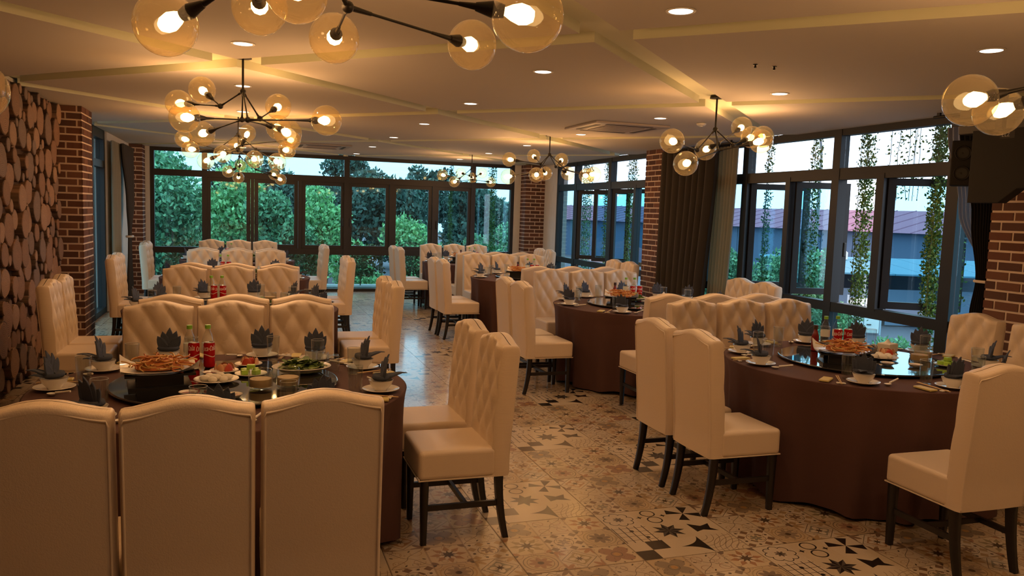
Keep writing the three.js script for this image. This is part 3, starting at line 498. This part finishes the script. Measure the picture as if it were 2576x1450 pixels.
    if (T.k > 0) [[-.40, .44], [-.46, .375], [-.36, .52]].forEach((p, n) => serve('tumbler', T.x - p[0] * 1.02, Y, T.z + p[1] * 1.02, 0, `upturned tumbler, ${['left', 'right', 'front'][n]} of three on the ${T.nm}`));
  }
}
// ───────── chandeliers ─────────
function chandelier(label, cx, cz, globes, poleY = 2.40) {
  const t = thing('globe_chandelier', label, 'chandelier', [cx, 0, cz]);
  const top = HC + .06;
  put('canopy', cyl(.055, .06, .025, 0, top - .0125, 0, 20), M.blackmetal, t);
  put('pole', cyl(.008, .008, top - .02 - poleY, 0, (top - .02 + poleY) / 2, 0, 8), M.blackmetal, t);
  const P = globes.map(g => V(g[0] - cx, g[1], g[2] - cz));
  const joints = [V(0, poleY, 0)]; const ang = P.map((p, i) => [Math.atan2(p.z, p.x), i]).sort((a, b) => a[0] - b[0]); const nj = P.length > 5 ? 4 : P.length > 2 ? 3 : 1; const grp = [...Array(nj)].map(() => []); ang.forEach((a, k) => grp[Math.floor(k * nj / P.length)].push(a[1]));
  const bone = (a, b, r) => { const m = a.clone().lerp(b, .5); return G([rod(a, b, r, r), rod(a, a.clone().lerp(b, .2), .011, .007), rod(b, b.clone().lerp(a, .2), .010, .006)]); };
  grp.forEach((ids, k) => {
    if (!ids.length) return;
    const c = V(0, 0, 0); ids.forEach(i => c.add(P[i])); c.multiplyScalar(1 / ids.length);
    const j = V(c.x * .42, poleY - .09 + (c.y - poleY) * .28 - .02 * k, c.z * .42);
    put('joint', new THREE.SphereGeometry(.020, 10, 8), M.blackmetal, t, j.toArray());
    put('arm', bone(joints[0], j, .0055), M.blackmetal, t);
    ids.forEach(i => {
      const R = globes[i][3] || .095, d = P[i].clone().sub(j).normalize(), neck = P[i].clone().addScaledVector(d, -R * .94), base = P[i].clone().addScaledVector(d, -R * .94 - .05);
      put('arm', bone(j, base, .005), M.blackmetal, t);
      put('socket', G([rod(base, neck, .012, .024, 12), rod(neck, neck.clone().addScaledVector(d, .03), .024, .018, 12)]), M.blackmetal, t);
      const gl = put('globe', new THREE.SphereGeometry(R, 32, 20), M.globe, t, P[i].toArray());
      const bp = d.clone().multiplyScalar(-R * .16);
      const b = put('bulb', lathe([[0, -.036], [.015, -.034], [.026, -.018], [.030, .004], [.022, .028], [.012, .046], [.011, .058]], 10).applyQuaternion(new THREE.Quaternion().setFromUnitVectors(V(0, 1, 0), d.clone().negate())), M.bulb, gl, bp.toArray());
      const L = new THREE.PointLight(WARM, BULB_I, 0, 2); L.position.copy(P[i]).add(bp); L.castShadow = true; L.shadow.radius = 1.4; t.add(L);
    });
  });
  put('joint', new THREE.SphereGeometry(.022, 10, 8), M.blackmetal, t, [0, poleY, 0]);
  return t;
}
chandelier('nearest branching chandelier of amber glass globes, cut by the top edge', .12, -2.3, [[-.22, 2.18, -2.68], [.055, 2.33, -2.99], [.16, 2.31, -2.65], [.33, 2.29, -3.19], [.84, 2.29, -3.06], [.74, 2.19, -2.13, .10]], 2.46);
chandelier('chandelier mostly out of frame at the left edge, one globe in view', -1.35, -2.75, [[-.80, 1.98, -2.98]], 2.3);
chandelier('branching chandelier over the second left table, largest one seen whole', 0, -6, [[-.28, 2.46, -6.31], [-.44, 2.36, -6.36], [-.35, 2.18, -5.52], [-.29, 2.16, -6.48], [.25, 2.38, -6.32], [.29, 2.14, -5.74], [.5, 2.19, -5.24], [.26, 2.24, -6.49]], 2.43);
chandelier('branching chandelier right behind the largest one in the left row', -.05, -9.8, [[-.61, 2.33, -9.48], [-.54, 2.22, -9.45], [.05, 2.45, -9.71], [-.07, 2.31, -9.74], [-.4, 2.12, -9.83], [-.21, 2.18, -9.33], [.12, 2.13, -9.14], [.35, 2.11, -9.06], [.45, 2.24, -9.04], [.5, 2.35, -9.03]], 2.44);
chandelier('farthest small chandelier of the left row before the far window', -.05, -13.65, [[-.22, 2.15, -13.63], [-.07, 2.08, -14.22], [.6, 2.07, -13.99], [-.04, 2.29, -14.23], [.5, 2.15, -14.03]], 2.4);
chandelier('branching chandelier over the right row before the middle brick pillar', 3.76, -5.92, [[3.14, 2.24, -5.54], [3.24, 2.07, -5.49], [3.88, 2.26, -6.25], [4.3, 2.49, -6.34], [3.91, 2.28, -5.49], [4.19, 2.37, -6.02], [4.36, 2.39, -6.1]], 2.40);
chandelier('branching chandelier of the right row beside the far corner pillar', 3.79, -9.85, [[3.35, 2.35, -10.19], [3.79, 2.43, -10.45], [4.15, 2.39, -10.32], [3.11, 2.09, -9.48], [3.5, 2.13, -9.53], [3.94, 2.2, -10.37], [4.23, 2.21, -10.27], [4.11, 2.15, -9.14], [4.03, 2.13, -9.17]], 2.42);
chandelier('farthest small chandelier of the right row before the far window', 3.82, -13.7, [[3.23, 2.25, -13.44], [3.42, 2.14, -13.36], [3.78, 2.34, -14.3], [4.15, 2.35, -14.18], [4.3, 2.19, -14.11], [3.98, 2.26, -14.23]], 2.4);
chandelier('chandelier at the right edge with only two amber globes in view', 3.35, -2.0, [[2.56, 2.12, -2.33], [2.9, 2.12, -2.5], [3.75, 2.2, -1.6], [3.0, 2.25, -1.5], [3.95, 2.25, -2.25], [3.5, 2.35, -1.4], [3.3, 2.15, -1.2]], 2.44);

// ───────── recessed downlights ─────────
{
  const xs = [[0, 'left'], [1.95, 'middle'], [3.88, 'right']], zs = [-1.6, -3.42, -5.25, -7.1, -9.05, -11, -12.9, -14.78], nth = ['zeroth', 'first', 'second', 'third', 'fourth', 'fifth', 'sixth', 'seventh'];
  for (const [x, nm] of xs) zs.forEach((z, i) => {
    if (x === 0 && z > -4 && z < -3) return;
    const t = thing('recessed_downlight', z > -3 ? `recessed downlight in the ${nm} ceiling line just ahead of the viewer, out of frame` : `round recessed downlight, ${nth[i]} back in the ${nm} ceiling line`, 'downlight', [x, HC, z], 0, 'recessed downlights');
    put('trim_ring', lathe([[.055, -.001], [.060, -.006], [.070, -.004], [.072, 0], [.055, .0]], 28), M.white, t);
    put('light_lens', cyl(.055, .055, .004, 0, -.0025, 0, 28), M.lens, t);
    const L = new THREE.SpotLight(WARMW, SPOT_I, 0, 1.15, 1, 2); L.position.set(0, -.012, 0); L.target.position.set(0, -1, 0); t.add(L, L.target); L.castShadow = true; L.shadow.radius = 2.5;
  });
}
// ───────── ceiling fittings ─────────
function cassette(x, z, label) {
  const t = thing('ceiling_air_conditioner', label, 'air conditioner', [x, HC, z]);
  const m = mat(lin(.42, .36, .32), .5), d = mat(lin(.05, .035, .03), .6);
  put('panel', rbox(.86, .024, .86, .008, 0, -.012, 0), m, t); put('grille', box(.46, .006, .46, 0, -.026, 0), mat(lin(.30, .25, .22), .6), t);
  for (const a of [0, 1, 2, 3]) put('air_slot', box(.54, .004, .05).rotateY(a * Math.PI / 2), d, t, [.33 * Math.sin(a * Math.PI / 2), -.0255, .33 * Math.cos(a * Math.PI / 2)]);
  for (let k = 0; k < 6; k++) put('grille_bar', box(.46, .004, .012, 0, -.030, -.19 + k * .076), m, t);
}
cassette(3.86, -8.05, 'square cassette air conditioner in the ceiling near the middle pillar');
cassette(1.2, -13.3, 'square cassette air conditioner in the ceiling before the far window');
{ const t = thing('smoke_detector', 'small round white smoke detector on the ceiling by the right chandelier', 'detector', [4.43, HC, -7.24]); put('housing', lathe([[0, -.03], [.035, -.03], [.05, -.012], [.052, 0], [0, 0]], 20), M.white, t); put('sensor', cyl(.018, .018, .006, 0, -.033, 0, 12), M.white, t); }
for (const [x, w] of [[3.03, 'left'], [3.17, 'right']]) { const t = thing('sprinkler_head', `${w} one of two tiny dark sprinkler heads on the ceiling`, 'sprinkler', [x, HC, -4.36]); put('escutcheon', cyl(.014, .016, .004, 0, -.002, 0, 12), M.blackmetal, t); put('nozzle', cyl(.005, .008, .02, 0, -.013, 0, 8), M.blackmetal, t); }

// ───────── curtains ─────────
function drape(name, label, rows, m, folds, amp, parent) {   // rows: [y, A(x,z), B(x,z), foldScale]
  const NU = 120, pos = [], uv = [], idx = [], sub = [];
  for (let i = 0; i < rows.length - 1; i++) for (let k = 0; k < 8; k++) { const t = k / 8, a = rows[i], b = rows[i + 1], L = (p, q) => p + (q - p) * t, s = t * t * (3 - 2 * t), Ls = (p, q) => p + (q - p) * s; sub.push([L(a[0], b[0]), [Ls(a[1][0], b[1][0]), Ls(a[1][1], b[1][1])], [Ls(a[2][0], b[2][0]), Ls(a[2][1], b[2][1])], Ls(a[3], b[3])]); }
  sub.push(rows[rows.length - 1]);
  for (const sgn of [0, 1]) sub.forEach(([y, A, B, f]) => { const dx = B[0] - A[0], dz = B[1] - A[1], L = Math.hypot(dx, dz) || 1; for (let i = 0; i <= NU; i++) { const t = i / NU, w = amp * f * Math.sin(t * folds * 2 * Math.PI + .6 * Math.sin(t * 9)) + sgn * .004; pos.push(A[0] + dx * t - dz / L * w, y, A[1] + dz * t + dx / L * w); uv.push(t * 2, y); } });
  const n = sub.length, half = n * (NU + 1); for (const s of [0, 1]) for (let r = 0; r < n - 1; r++) for (let i = 0; i < NU; i++) { const a = s * half + r * (NU + 1) + i, b = a + 1, c = a + NU + 1, d = c + 1; s ? idx.push(a, b, c, b, d, c) : idx.push(a, c, b, b, c, d); }
  const g = new THREE.BufferGeometry(); g.setAttribute('position', new THREE.Float32BufferAttribute(pos, 3)); g.setAttribute('uv', new THREE.Float32BufferAttribute(uv, 2)); g.setIndex(idx); g.computeVertexNormals();
  const o = put(name, g, m, parent || scene); if (!parent) tag(o, label, 'curtain'); return o;
}
{
  const t = thing('tied_curtain', 'dark curtain gathered by a tie beside the narrow far left pillar', 'curtain', [0, 0, 0]);
  drape('drape', '', [[2.5, [-1.74, -13.5], [-1.74, -14.75], 1], [1.6, [-1.72, -13.9], [-1.72, -14.6], .8], [1.08, [-1.74, -14.2], [-1.74, -14.42], .5], [.9, [-1.74, -14.16], [-1.74, -14.46], .5], [.03, [-1.74, -13.95], [-1.74, -14.6], .8]], M.curtainDark, 9, .03, t);
  put('tie_band', new THREE.TorusGeometry(.12, .018, 8, 20).rotateX(Math.PI / 2).scale(.45, 1, 1).translate(-1.74, 1.06, -14.31), M.piping, t);
  const u = thing('sheer_curtain', 'pale sheer curtain beside the dark one in the far left corner', 'curtain', [0, 0, 0]);
  drape('drape', '', [[2.5, [-1.80, -12.95], [-1.80, -13.75], 1], [.03, [-1.80, -12.95], [-1.80, -13.7], 1]], M.sheerGold, 9, .02, u);
  drape('long_curtain', 'dark taupe floor-length curtain beside the middle brick pillar', [[2.56, [5.62, -10.1], [5.62, -8.78], 1], [.04, [5.62, -10.1], [5.60, -8.95], 1.1]], M.curtainDark, 8, .06);
  drape('sheer_curtain', 'thin sheer curtain edge beside the dark taupe curtain', [[2.56, [5.77, -9.0], [5.77, -8.55], 1], [.04, [5.77, -9.05], [5.77, -8.66], 1.1]], M.sheerGold, 6, .025);
  const r = thing('tied_curtain', 'black curtain gathered by a tie beside the right brick pillar', 'curtain', [0, 0, 0]);
  drape('drape', '', [[2.50, [5.69, -5.24], [5.69, -4.84], 1], [1.7, [5.69, -5.05], [5.69, -4.84], .8], [1.22, [5.69, -4.97], [5.69, -4.85], .45], [.95, [5.69, -5.0], [5.69, -4.84], .6], [.03, [5.69, -5.12], [5.69, -4.84], .9]], M.curtainBlack, 8, .026, r);
  put('tie_band', new THREE.TorusGeometry(.075, .012, 8, 20).rotateX(Math.PI / 2).scale(.4, 1, 1).translate(5.69, 1.215, -4.91), M.piping, r);
  const s = thing('tied_sheer_curtain', 'grey sheer curtain swept aside to the tie at the right pillar', 'curtain', [0, 0, 0]);
  drape('drape', '', [[2.50, [5.79, -5.46], [5.79, -4.95], 1], [1.8, [5.79, -5.28], [5.79, -4.95], .9], [1.24, [5.79, -4.99], [5.79, -4.88], .5], [1.0, [5.79, -5.02], [5.79, -4.88], .6], [.5, [5.79, -5.12], [5.79, -4.9], .8], [.03, [5.79, -5.2], [5.79, -4.9], .9]], M.sheer, 9, .022, s);
  const rail = thing('curtain_rail', 'dark grey curtain rail along the top of the right windows', 'rail', [5.66, 2.585, 0]); put('track', rod(V(0, 0, -10.1), V(0, 0, -8.5), .014), M.blackmetal, rail); put('track', rod(V(0, 0, -5.5), V(0, 0, -4.2), .014), M.blackmetal, rail); for (const z of [-10.05, -8.55, -5.45, -4.3]) put('bracket', box(.02, .035, .03, 0, .017, z), M.blackmetal, rail);
}
// ───────── speaker, screen and beam at the right edge ─────────
{
  const sp = thing('wall_speaker', 'tall black wall speaker with two round cones beside the right window', 'speaker', [5.50, 1.98, -5.02], -.9);
  put('cabinet', rbox(.17, .36, .15, .012, 0, .18, 0), M.blackMatte, sp);
  for (const y of [.10, .26]) { put('cone', lathe([[0, .0], [.015, .004], [.05, -.0], [.056, .006], [.058, 0]], 20).rotateX(Math.PI / 2), M.black, sp, [0, y, .074]); put('cone_ring', new THREE.TorusGeometry(.056, .004, 6, 24), M.blackmetal, sp, [0, y, .077]); }
  put('bracket', box(.04, .04, .10, 0, .18, -.11), M.blackmetal, sp);
  const tv = thing('hanging_screen', 'large black screen hanging from the ceiling at the right edge', 'screen', [5.26, 1.84, -4.12], -Math.PI / 2 + .12);
  const s = new THREE.Shape([[-.52, 0], [-.29, 0], [-.16, .10], [.52, .13], [.52, .52], [-.52, .52]].map(p => new THREE.Vector2(...p)));
  put('housing', new THREE.ExtrudeGeometry(s, { depth: .09, bevelEnabled: true, bevelThickness: .006, bevelSize: .006, bevelSegments: 2 }).translate(0, 0, -.045), M.blackMatte, tv);
  put('hanger', box(.05, HC - 1.84 - .5, .05, 0, .51 + (HC - 1.84 - .51) / 2, 0), M.blackmetal, tv); put('hanger', box(.05, HC - 1.84 - .5, .05, -.35, .51 + (HC - 1.84 - .51) / 2, 0), M.blackmetal, tv);
  const c = document.createElement('canvas'); c.width = 128; c.height = 64; const g = c.getContext('2d'); g.fillStyle = '#161413'; g.fillRect(0, 0, 128, 64); g.fillStyle = '#8e8c8c'; g.font = 'bold 44px sans-serif'; g.fillText('LLZ', 14, 48); const ct = new THREE.CanvasTexture(c); ct.colorSpace = THREE.SRGBColorSpace;
  put('nameplate', new THREE.PlaneGeometry(.11, .055), mat('#ffffff', .6, { map: ct }), tv, [-.26, .48, .0525]);
  const bm = thing('ceiling_beam', 'dark grey boxed beam below the ceiling at the right edge', 'beam', [5.55, 2.38, -4.35]); put('casing', rbox(.30, .24, 1.3, .01, 0, .12, 0), mat(lin(.06, .055, .052), .6), bm); put('pipe', rod(V(-.19, .10, -.65), V(-.19, .10, .65), .03, .03, 14), mat(lin(.10, .10, .095), .4), bm);
}
// ───────── outside ─────────
const GY = -1.6;
{
  const pav = noiseTex(256, (u, v, i, j) => { const r = Math.floor(j / 16), m = (j % 16 < 1 || (i + (r % 2) * 16) % 32 < 1) ? .7 : 1, a = m * (.82 + .18 * n64(u, v)); return [a, a * .98, a]; });
  const gr = put('ground', box(140, .2, 140, 20, GY - .1, -40), mat(lin(.115, .11, .135), .95, { map: rep(pav, 70) }), scene); tag(gr, 'grey paved ground outside the windows', 'ground', null, 'structure');
}
const wood = mat(lin(.10, .07, .05), .9), stemM = mat(lin(.12, .13, .05), .9);
const leafGeo = (() => { const g = new THREE.BufferGeometry(); g.setAttribute('position', new THREE.Float32BufferAttribute([0, 0, 0, .32, .5, .06, 0, 1, 0, -.32, .5, .06], 3)); g.setAttribute('uv', new THREE.Float32BufferAttribute([.5, 0, 1, .5, .5, 1, 0, .5], 2)); g.setIndex([0, 1, 2, 0, 2, 3]); g.computeVertexNormals(); return g; })();
const leafMat = mat('#ffffff', .75, { side: THREE.DoubleSide, vertexColors: true });
const _m = new THREE.Matrix4(), _q = new THREE.Quaternion(), _e = new THREE.Euler();
function foliage(name, parent, pts, size, cols) {
  const n = pts.length, P = new Float32Array(n * 12), C = new Float32Array(n * 12), U = new Float32Array(n * 8), I = new Uint32Array(n * 6), src = leafGeo.attributes.position, uv = leafGeo.attributes.uv.array, v = V();
  pts.forEach((p, i) => { const s = size * rr(.7, 1.35); _q.setFromEuler(_e.set(rr(-1.6, 1.6), rnd() * 6.28, rr(-1.6, 1.6))); _m.compose(p, _q, V(s, s, s)); const c = pick(cols), k = rr(.7, 1.25);
    for (let a = 0; a < 4; a++) { v.fromBufferAttribute(src, a).applyMatrix4(_m); P.set([v.x, v.y, v.z], i * 12 + a * 3); C.set([c[0] * k, c[1] * k, c[2] * k], i * 12 + a * 3); }
    U.set(uv, i * 8); I.set([0, 1, 2, 0, 2, 3].map(q => q + i * 4), i * 6); });
  const g = new THREE.BufferGeometry(); g.setAttribute('position', new THREE.BufferAttribute(P, 3)); g.setAttribute('color', new THREE.BufferAttribute(C, 3)); g.setAttribute('uv', new THREE.BufferAttribute(U, 2)); g.setIndex(new THREE.BufferAttribute(I, 1)); g.computeVertexNormals();
  put(name, g, leafMat, parent).userData.kind = 'stuff';
}
const GREEN = [[.14, .34, .17], [.19, .41, .21], [.10, .25, .14]], BRIGHT = [[.23, .52, .22], [.29, .58, .25], [.17, .40, .18]], DARKG = [[.06, .13, .10], [.08, .16, .12], [.05, .10, .085]], YELLOW = [[.20, .20, .06], [.12, .18, .05], [.26, .22, .10], [.20, .12, .05]];
function tree(name, label, x, z, r, h, base, n, cols, size, group) {
  const t = thing(name, label, /shrub/.test(name) ? 'shrub' : 'tree', [x, GY, z], 0, group);
  const blobs = [...Array(15)].map(() => { const a = rnd() * 6.28, q = Math.sqrt(rnd()) * r * .58; return [q * Math.cos(a), base + rr(.2, .8) * (h - base), q * Math.sin(a), r * rr(.36, .46)]; });
  put('trunk', rod(V(0, 0, 0), V(.1, Math.max(.3, base + (h - base) * .6), 0), .03 + h * .012, .02, 8), wood, t);
  for (let k = 0; k < 4; k++) { const b = blobs[k]; put('branch', rod(V(.05, Math.max(.2, base * .8), 0), V(b[0], b[1], b[2]), .05, .015, 6), wood, t); }
  n = Math.round(n * 2.3); const pts = []; for (let i = 0; i < n; i++) { const b = pick(blobs), u = rr(-1, 1), a = rnd() * 6.28, s = Math.sqrt(1 - u * u), q = b[3] * Math.pow(rnd(), .33); pts.push(V(b[0] + q * s * Math.cos(a), b[1] + q * u * .85, b[2] + q * s * Math.sin(a))); }
  foliage('foliage', t, pts, size * .62, cols);
}
// seen through the far window (left to right)
tree('broadleaf_tree', 'leafy green tree filling the leftmost far window pane', -2.1, -24.6, 1.85, 5.3, .2, 6600, GREEN, .24);
tree('broadleaf_tree', 'green tree behind the second far window pane', -.4, -29.8, 1.9, 5.0, .2, 6400, BRIGHT, .26);
tree('broadleaf_tree', 'bushy tree behind the third far window pane, low crown', .95, -24.0, 1.2, 4.1, .1, 5200, GREEN, .22);
tree('broadleaf_tree', 'bright green tree left of the middle far window post', 2.45, -26.4, 1.3, 4.2, .2, 4800, BRIGHT, .22);
tree('low_tree', 'low bright bushy tree right of the middle far window post', 3.1, -20.6, 1.15, 2.6, .2, 3800, BRIGHT, .18);
tree('low_tree', 'low pale green bushy tree behind the right far panes', 4.9, -23.1, 1.35, 3.2, .2, 3600, BRIGHT, .19);
tree('tall_dark_tree', 'tall dark tree against the sky left of the middle post', .7, -36.8, 2.5, 5.2, 1.4, 3600, DARKG, .38);
tree('tall_dark_tree', 'tall dark tree against the sky right of the middle post', 5.5, -33.6, 2.4, 4.9, 1.0, 4400, DARKG, .36);
tree('tall_dark_tree', 'dark tree against the sky behind the far right panes', 10.0, -34.5, 2.1, 4.7, .8, 4000, DARKG, .34);
tree('tall_dark_tree', 'dark tree far left beyond the leafy green tree', -5.6, -34, 2.9, 5.8, 1.0, 5000, DARKG, .36);
tree('shrub', 'blue green shrub outside the far right corner pane', 6.2, -20.2, .85, 2.9, .2, 2600, GREEN, .15);
tree('low_tree', 'low blue green tree behind the corner pane shrub', 7.7, -22.6, 1.1, 3.2, .1, 3000, GREEN, .17);
tree('broadleaf_tree', 'dark green tree outside the left wall opening', -4.2, -14.8, 1.3, 5.0, .1, 3800, DARKG, .2);
tree('tall_dark_shrub', 'tall dark shrub outside the left wall by the far corner', -3.1, -17.9, 1.0, 4.8, .1, 3600, DARKG, .17);
[[-3.6, 6.0], [4.9, 6.3], [9.0, 5.7]].forEach(([x, h], i) => tree('tall_dark_tree', `tall thin dark treetop in the far window transom, ${['left', 'middle', 'right'][i]} one`, x, -39.7, 1.45, h, 2.0, 1500, DARKG, .36));
[-9.5, -5.0, -.6, 3.8, 8.2, 12.6].forEach((x, i) => tree('distant_tree', `hazy distant tree behind the far window trees, ${['first', 'second', 'third', 'fourth', 'fifth', 'sixth'][i]} from the left`, x, -43.5, 2.15, [5.2, 5.0, 4.9, 5.3, 4.8, 4.6][i], .1, 4600, [[.10, .20, .15], [.13, .24, .17], [.08, .16, .13]], .4, 'distant trees'));
{ // planting strip under the far window
  const t = thing('planter_ledge', 'pale concrete ledge outside the foot of the far window', 'ledge', [1.9, -.02, ZF - .75]); put('ledge', rbox(8.4, .14, .7, .01, 0, 0, 0), mat(lin(.36, .42, .44), .9), t); put('ledge_support', box(8.2, 1.5, .4, 0, -.82, 0), mat(lin(.3, .33, .35), .9), t);
  const xs = [-1.0, .1, 1.2, 2.3, 3.4, 4.4]; xs.forEach((x, i) => { const h = thing('low_hedge', `low yellowing hedge plant outside the far window, ${['first', 'second', 'third', 'fourth', 'fifth', 'sixth'][i]} from the left`, 'hedge', [x, .052, ZF - .8], 0, 'hedge plants under the far window'); put('stem', rod(V(0, 0, 0), V(.02, .5, 0), .012, .006, 6), stemM, h); const pts = []; for (let k = 0; k < 1100; k++) { const a = rnd() * 6.28, r = Math.sqrt(rnd()); pts.push(V(r * .47 * Math.cos(a), .17 + rnd() * rr(.5, .75), r * .22 * Math.sin(a))); } foliage('leaves', h, pts, .07, YELLOW); });
}
{ const e = put('roof_eave', G([span(6.1, 6.75, 2.82, 2.95, -16.8, 2.7), span(-2.3, 6.1, 2.82, 2.95, -16.8, -15.97)]), M.plaster, scene); tag(e, 'flat roof edge outside above the windows that carries the vines', 'eave', null, 'structure'); }
// vines hanging outside the right windows
function vine(label, x, z, y1, y0, w, n, cols, size = .032) {
  const t = thing('hanging_vine', label, 'vine', [x, 0, z], 0, null); const ns = Math.max(1, Math.round(w / .05));
  const pts = []; for (let s = 0; s < ns; s++) { const ox = rr(-w, w) * .5, oz = rr(-w, w) * .5, p = []; for (let k = 0; k <= 6; k++) p.push(V(ox + rr(-.012, .012), y1 + (y0 - y1) * k / 6, oz + rr(-.012, .012))); put('stem', tube(p, .004, 14, 4), stemM, t); }
  n = Math.round(n * 3.4); for (let k = 0; k < n; k++) pts.push(V(rr(-w, w) * .55, y0 + rnd() * (y1 - y0), rr(-w, w) * .55));
  foliage('leaves', t, pts, size, cols);
}
const VG = [[.14, .29, .06], [.20, .34, .08], [.08, .18, .05]];
vine('thick green vine column hanging to the floor beside the right window post', 6.30, -6.02, 2.85, -.3, .115, 1700, VG);
vine('thin sparse vine tendrils beside the thick right vine', 6.30, -5.72, 2.85, .6, .10, 180, VG);
vine('broad vine curtain hanging left of the right double post', 6.30, -6.95, 2.85, -.2, .13, 1000, VG);
vine('slender vine between the two open sashes', 6.38, -7.85, 2.85, -.2, .10, 520, VG);
vine('slender vine at the left end of the right windows', 6.32, -8.65, 2.85, -.2, .08, 420, VG);
vine('loose stray vine tendrils before the upper right pane', 6.36, -6.5, 2.85, 1.9, .30, 90, VG);
vine('leafy vine outside the window beyond the middle pillar, nearer one', 6.35, -11.6, 2.85, -.3, .14, 900, VG);
vine('leafy vine outside the window beyond the middle pillar, middle one', 6.35, -12.5, 2.85, -.3, .13, 800, VG);
vine('leafy vine outside the window beyond the middle pillar, farther one', 6.35, -13.4, 2.85, -.3, .14, 900, VG);
vine('leafy vine outside the window by the far corner', 6.35, -14.4, 2.85, -.3, .16, 1000, GREEN);
vine('vine hanging outside the last pane of the far window', 5.0, ZF - .5, 2.85, .12, .14, 800, VG);
vine('thin vine outside the next to last far window pane', 4.1, ZF - .5, 2.85, .3, .08, 420, VG);
// shrubs and buildings beyond the right windows
tree('shrub', 'dark green shrub mass beside the taupe curtain outside', 10.0, -16.0, 1.25, 3.4, .1, 5600, GREEN, .14);
tree('shrub', 'green shrub mass outside behind the first open sash', 10.55, -13.6, 1.08, 3.0, .1, 5000, GREEN, .14);
tree('shrub', 'lighter shrub outside behind the second open sash', 13.4, -15.6, .7, 1.5, .1, 2400, BRIGHT, .13);
tree('shrub', 'small leafy shrub on the paving below the right windows', 9.2, -9.45, .35, 1.9, .1, 900, BRIGHT, .10);
{
  const wh = thing('warehouse', 'long warehouse with a mauve roof and blue grey walls outside', 'building', [32.4, GY, -31.4], 1.825);
  const wm = mat(lin(.07, .11, .18), .8), rm = mat(lin(.19, .085, .14), 1);
  for (let k = 0; k < 24; k++) put('wall_panel', box(1.96, 2.85, .12, 1 + k * 2 - 4, 1.425, rr(-.01, .01)), wm, wh);
  const hip = new THREE.BufferGeometry(); const E = 2.85, R = 4.1;
  const roof = (a) => { const g = new THREE.BufferGeometry(); g.setAttribute('position', new THREE.Float32BufferAttribute(a.flat(), 3)); g.setAttribute('uv', new THREE.Float32BufferAttribute(a.map(p => [p[0], p[2]]).flat(), 2)); g.computeVertexNormals(); return g; };
  put('roof', roof([[-4.4, E, -.5], [44, E, -.5], [44, R, 6], [-4.4, E, -.5], [44, R, 6], [0, R, 6], [-4.4, E, -.5], [0, R, 6], [-4.4, E, 12.5], [0, R, 6], [44, R, 6], [44, E, 12.5], [0, R, 6], [44, E, 12.5], [-4.4, E, 12.5]]), rm, wh);
  for (let k = 0; k < 40; k++) put('roof_rib', rod(V(-3 + k * 1.18, E + .02 + (k < 3 ? 0 : 0), -.45), V(-3 + k * 1.18 + (k < 3 ? 1.2 : 0), k < 3 ? E + .9 : R + .01, k < 3 ? 4.2 : 6), .03, .03, 4), rm, wh);
  put('end_wall', box(.12, 2.85, 12, -4, 1.425, 6), wm, wh); put('back_wall', box(48, 2.85, .12, 20, 1.425, 12), wm, wh);
  const sh = thing('open_shed', 'open shed with a pale blue lean-to roof outside', 'shed', [17.4, GY, -20.45], -.322);
  const bl = mat(lin(.06, .18, .255), 1), dk = mat(lin(.05, .07, .10), .8);
  for (let k = 0; k < 8; k++) put('roof_sheet', box(.98, .05, 4.2).rotateX(.075), bl, sh, [.5 + k - 1, 1.86, -2]);
  for (let k = 0; k < 5; k++) put('post', cyl(.05, .05, 1.7, -.8 + k * 1.9, .85, 0, 8), mat(lin(.3, .34, .38), .6), sh);
  put('back_wall', box(8, 1.9, .1, 3, .95, -4), dk, sh); put('side_wall', box(.1, 1.8, 4, -.95, .9, -2), dk, sh); for (let k = 0; k < 4; k++) put('shutter', box(1.5, 1.15, .05, .9 + k * 1.9, .62, -.5), mat(lin(.10, .15, .22), .6), sh);
  const gate = thing('white_gate', 'white double gate standing left of the blue shed', 'gate', [17.4, GY, -18.9], -.5);
  for (const s of [-1, 1]) { const lf = put('gate_leaf', rbox(.42, 1.02, .05, .008, s * .225, .56, 0), M.white, gate); put('handle', box(.12, .03, .03, s * .15, .74, .04), M.handle, lf); put('handle', box(.12, .03, .03, s * .15, .30, .04), M.handle, lf); }
  for (const s of [-1, 1]) put('post', box(.05, 1.15, .05, s * .47, .575, 0), mat(lin(.35, .40, .45), .6), gate);
  const lp = thing('street_lamp', 'thin street lamp with a curved arm against the white sky', 'lamp post', [13.7, GY, -16.7]);
  put('pole', rod(V(0, 0, 0), V(0, 4.7, 0), .05, .035, 8), mat(lin(.16, .17, .19), .6), lp); put('arm', tube([V(0, 4.65, 0), V(-.04, 5.1, .02), V(-.2, 5.4, .1), V(-.5, 5.5, .25)], .028, 16, 6), mat(lin(.16, .17, .19), .6), lp); put('lamp_head', rbox(.3, .06, .1, .02, -.6, 5.48, .3), mat(lin(.25, .25, .27), .5), lp);
  const goods = [[20.0, -22.9, .14, .24, lin(.5, .5, .48)], [20.9, -22.6, .13, .26, lin(.08, .22, .20)], [19.3, -23.1, .15, .2, lin(.30, .06, .06)]];
  goods.forEach(([x, z, r, h, c], i) => { const t = thing('storage_tank', `${['pale', 'teal', 'red'][i]} storage drum on the blue shed roof line`, 'drum', [x, GY + 2.0, z]); put('drum', cyl(r, r, h, 0, h / 2, 0, 16), mat(c, .6), t); put('lid', cyl(r * .6, r * .9, .05, 0, h + .02, 0, 16), mat(c, .6), t); });
}
console.log('labels', Object.keys(labels).length);
renderer.render(scene, camera);
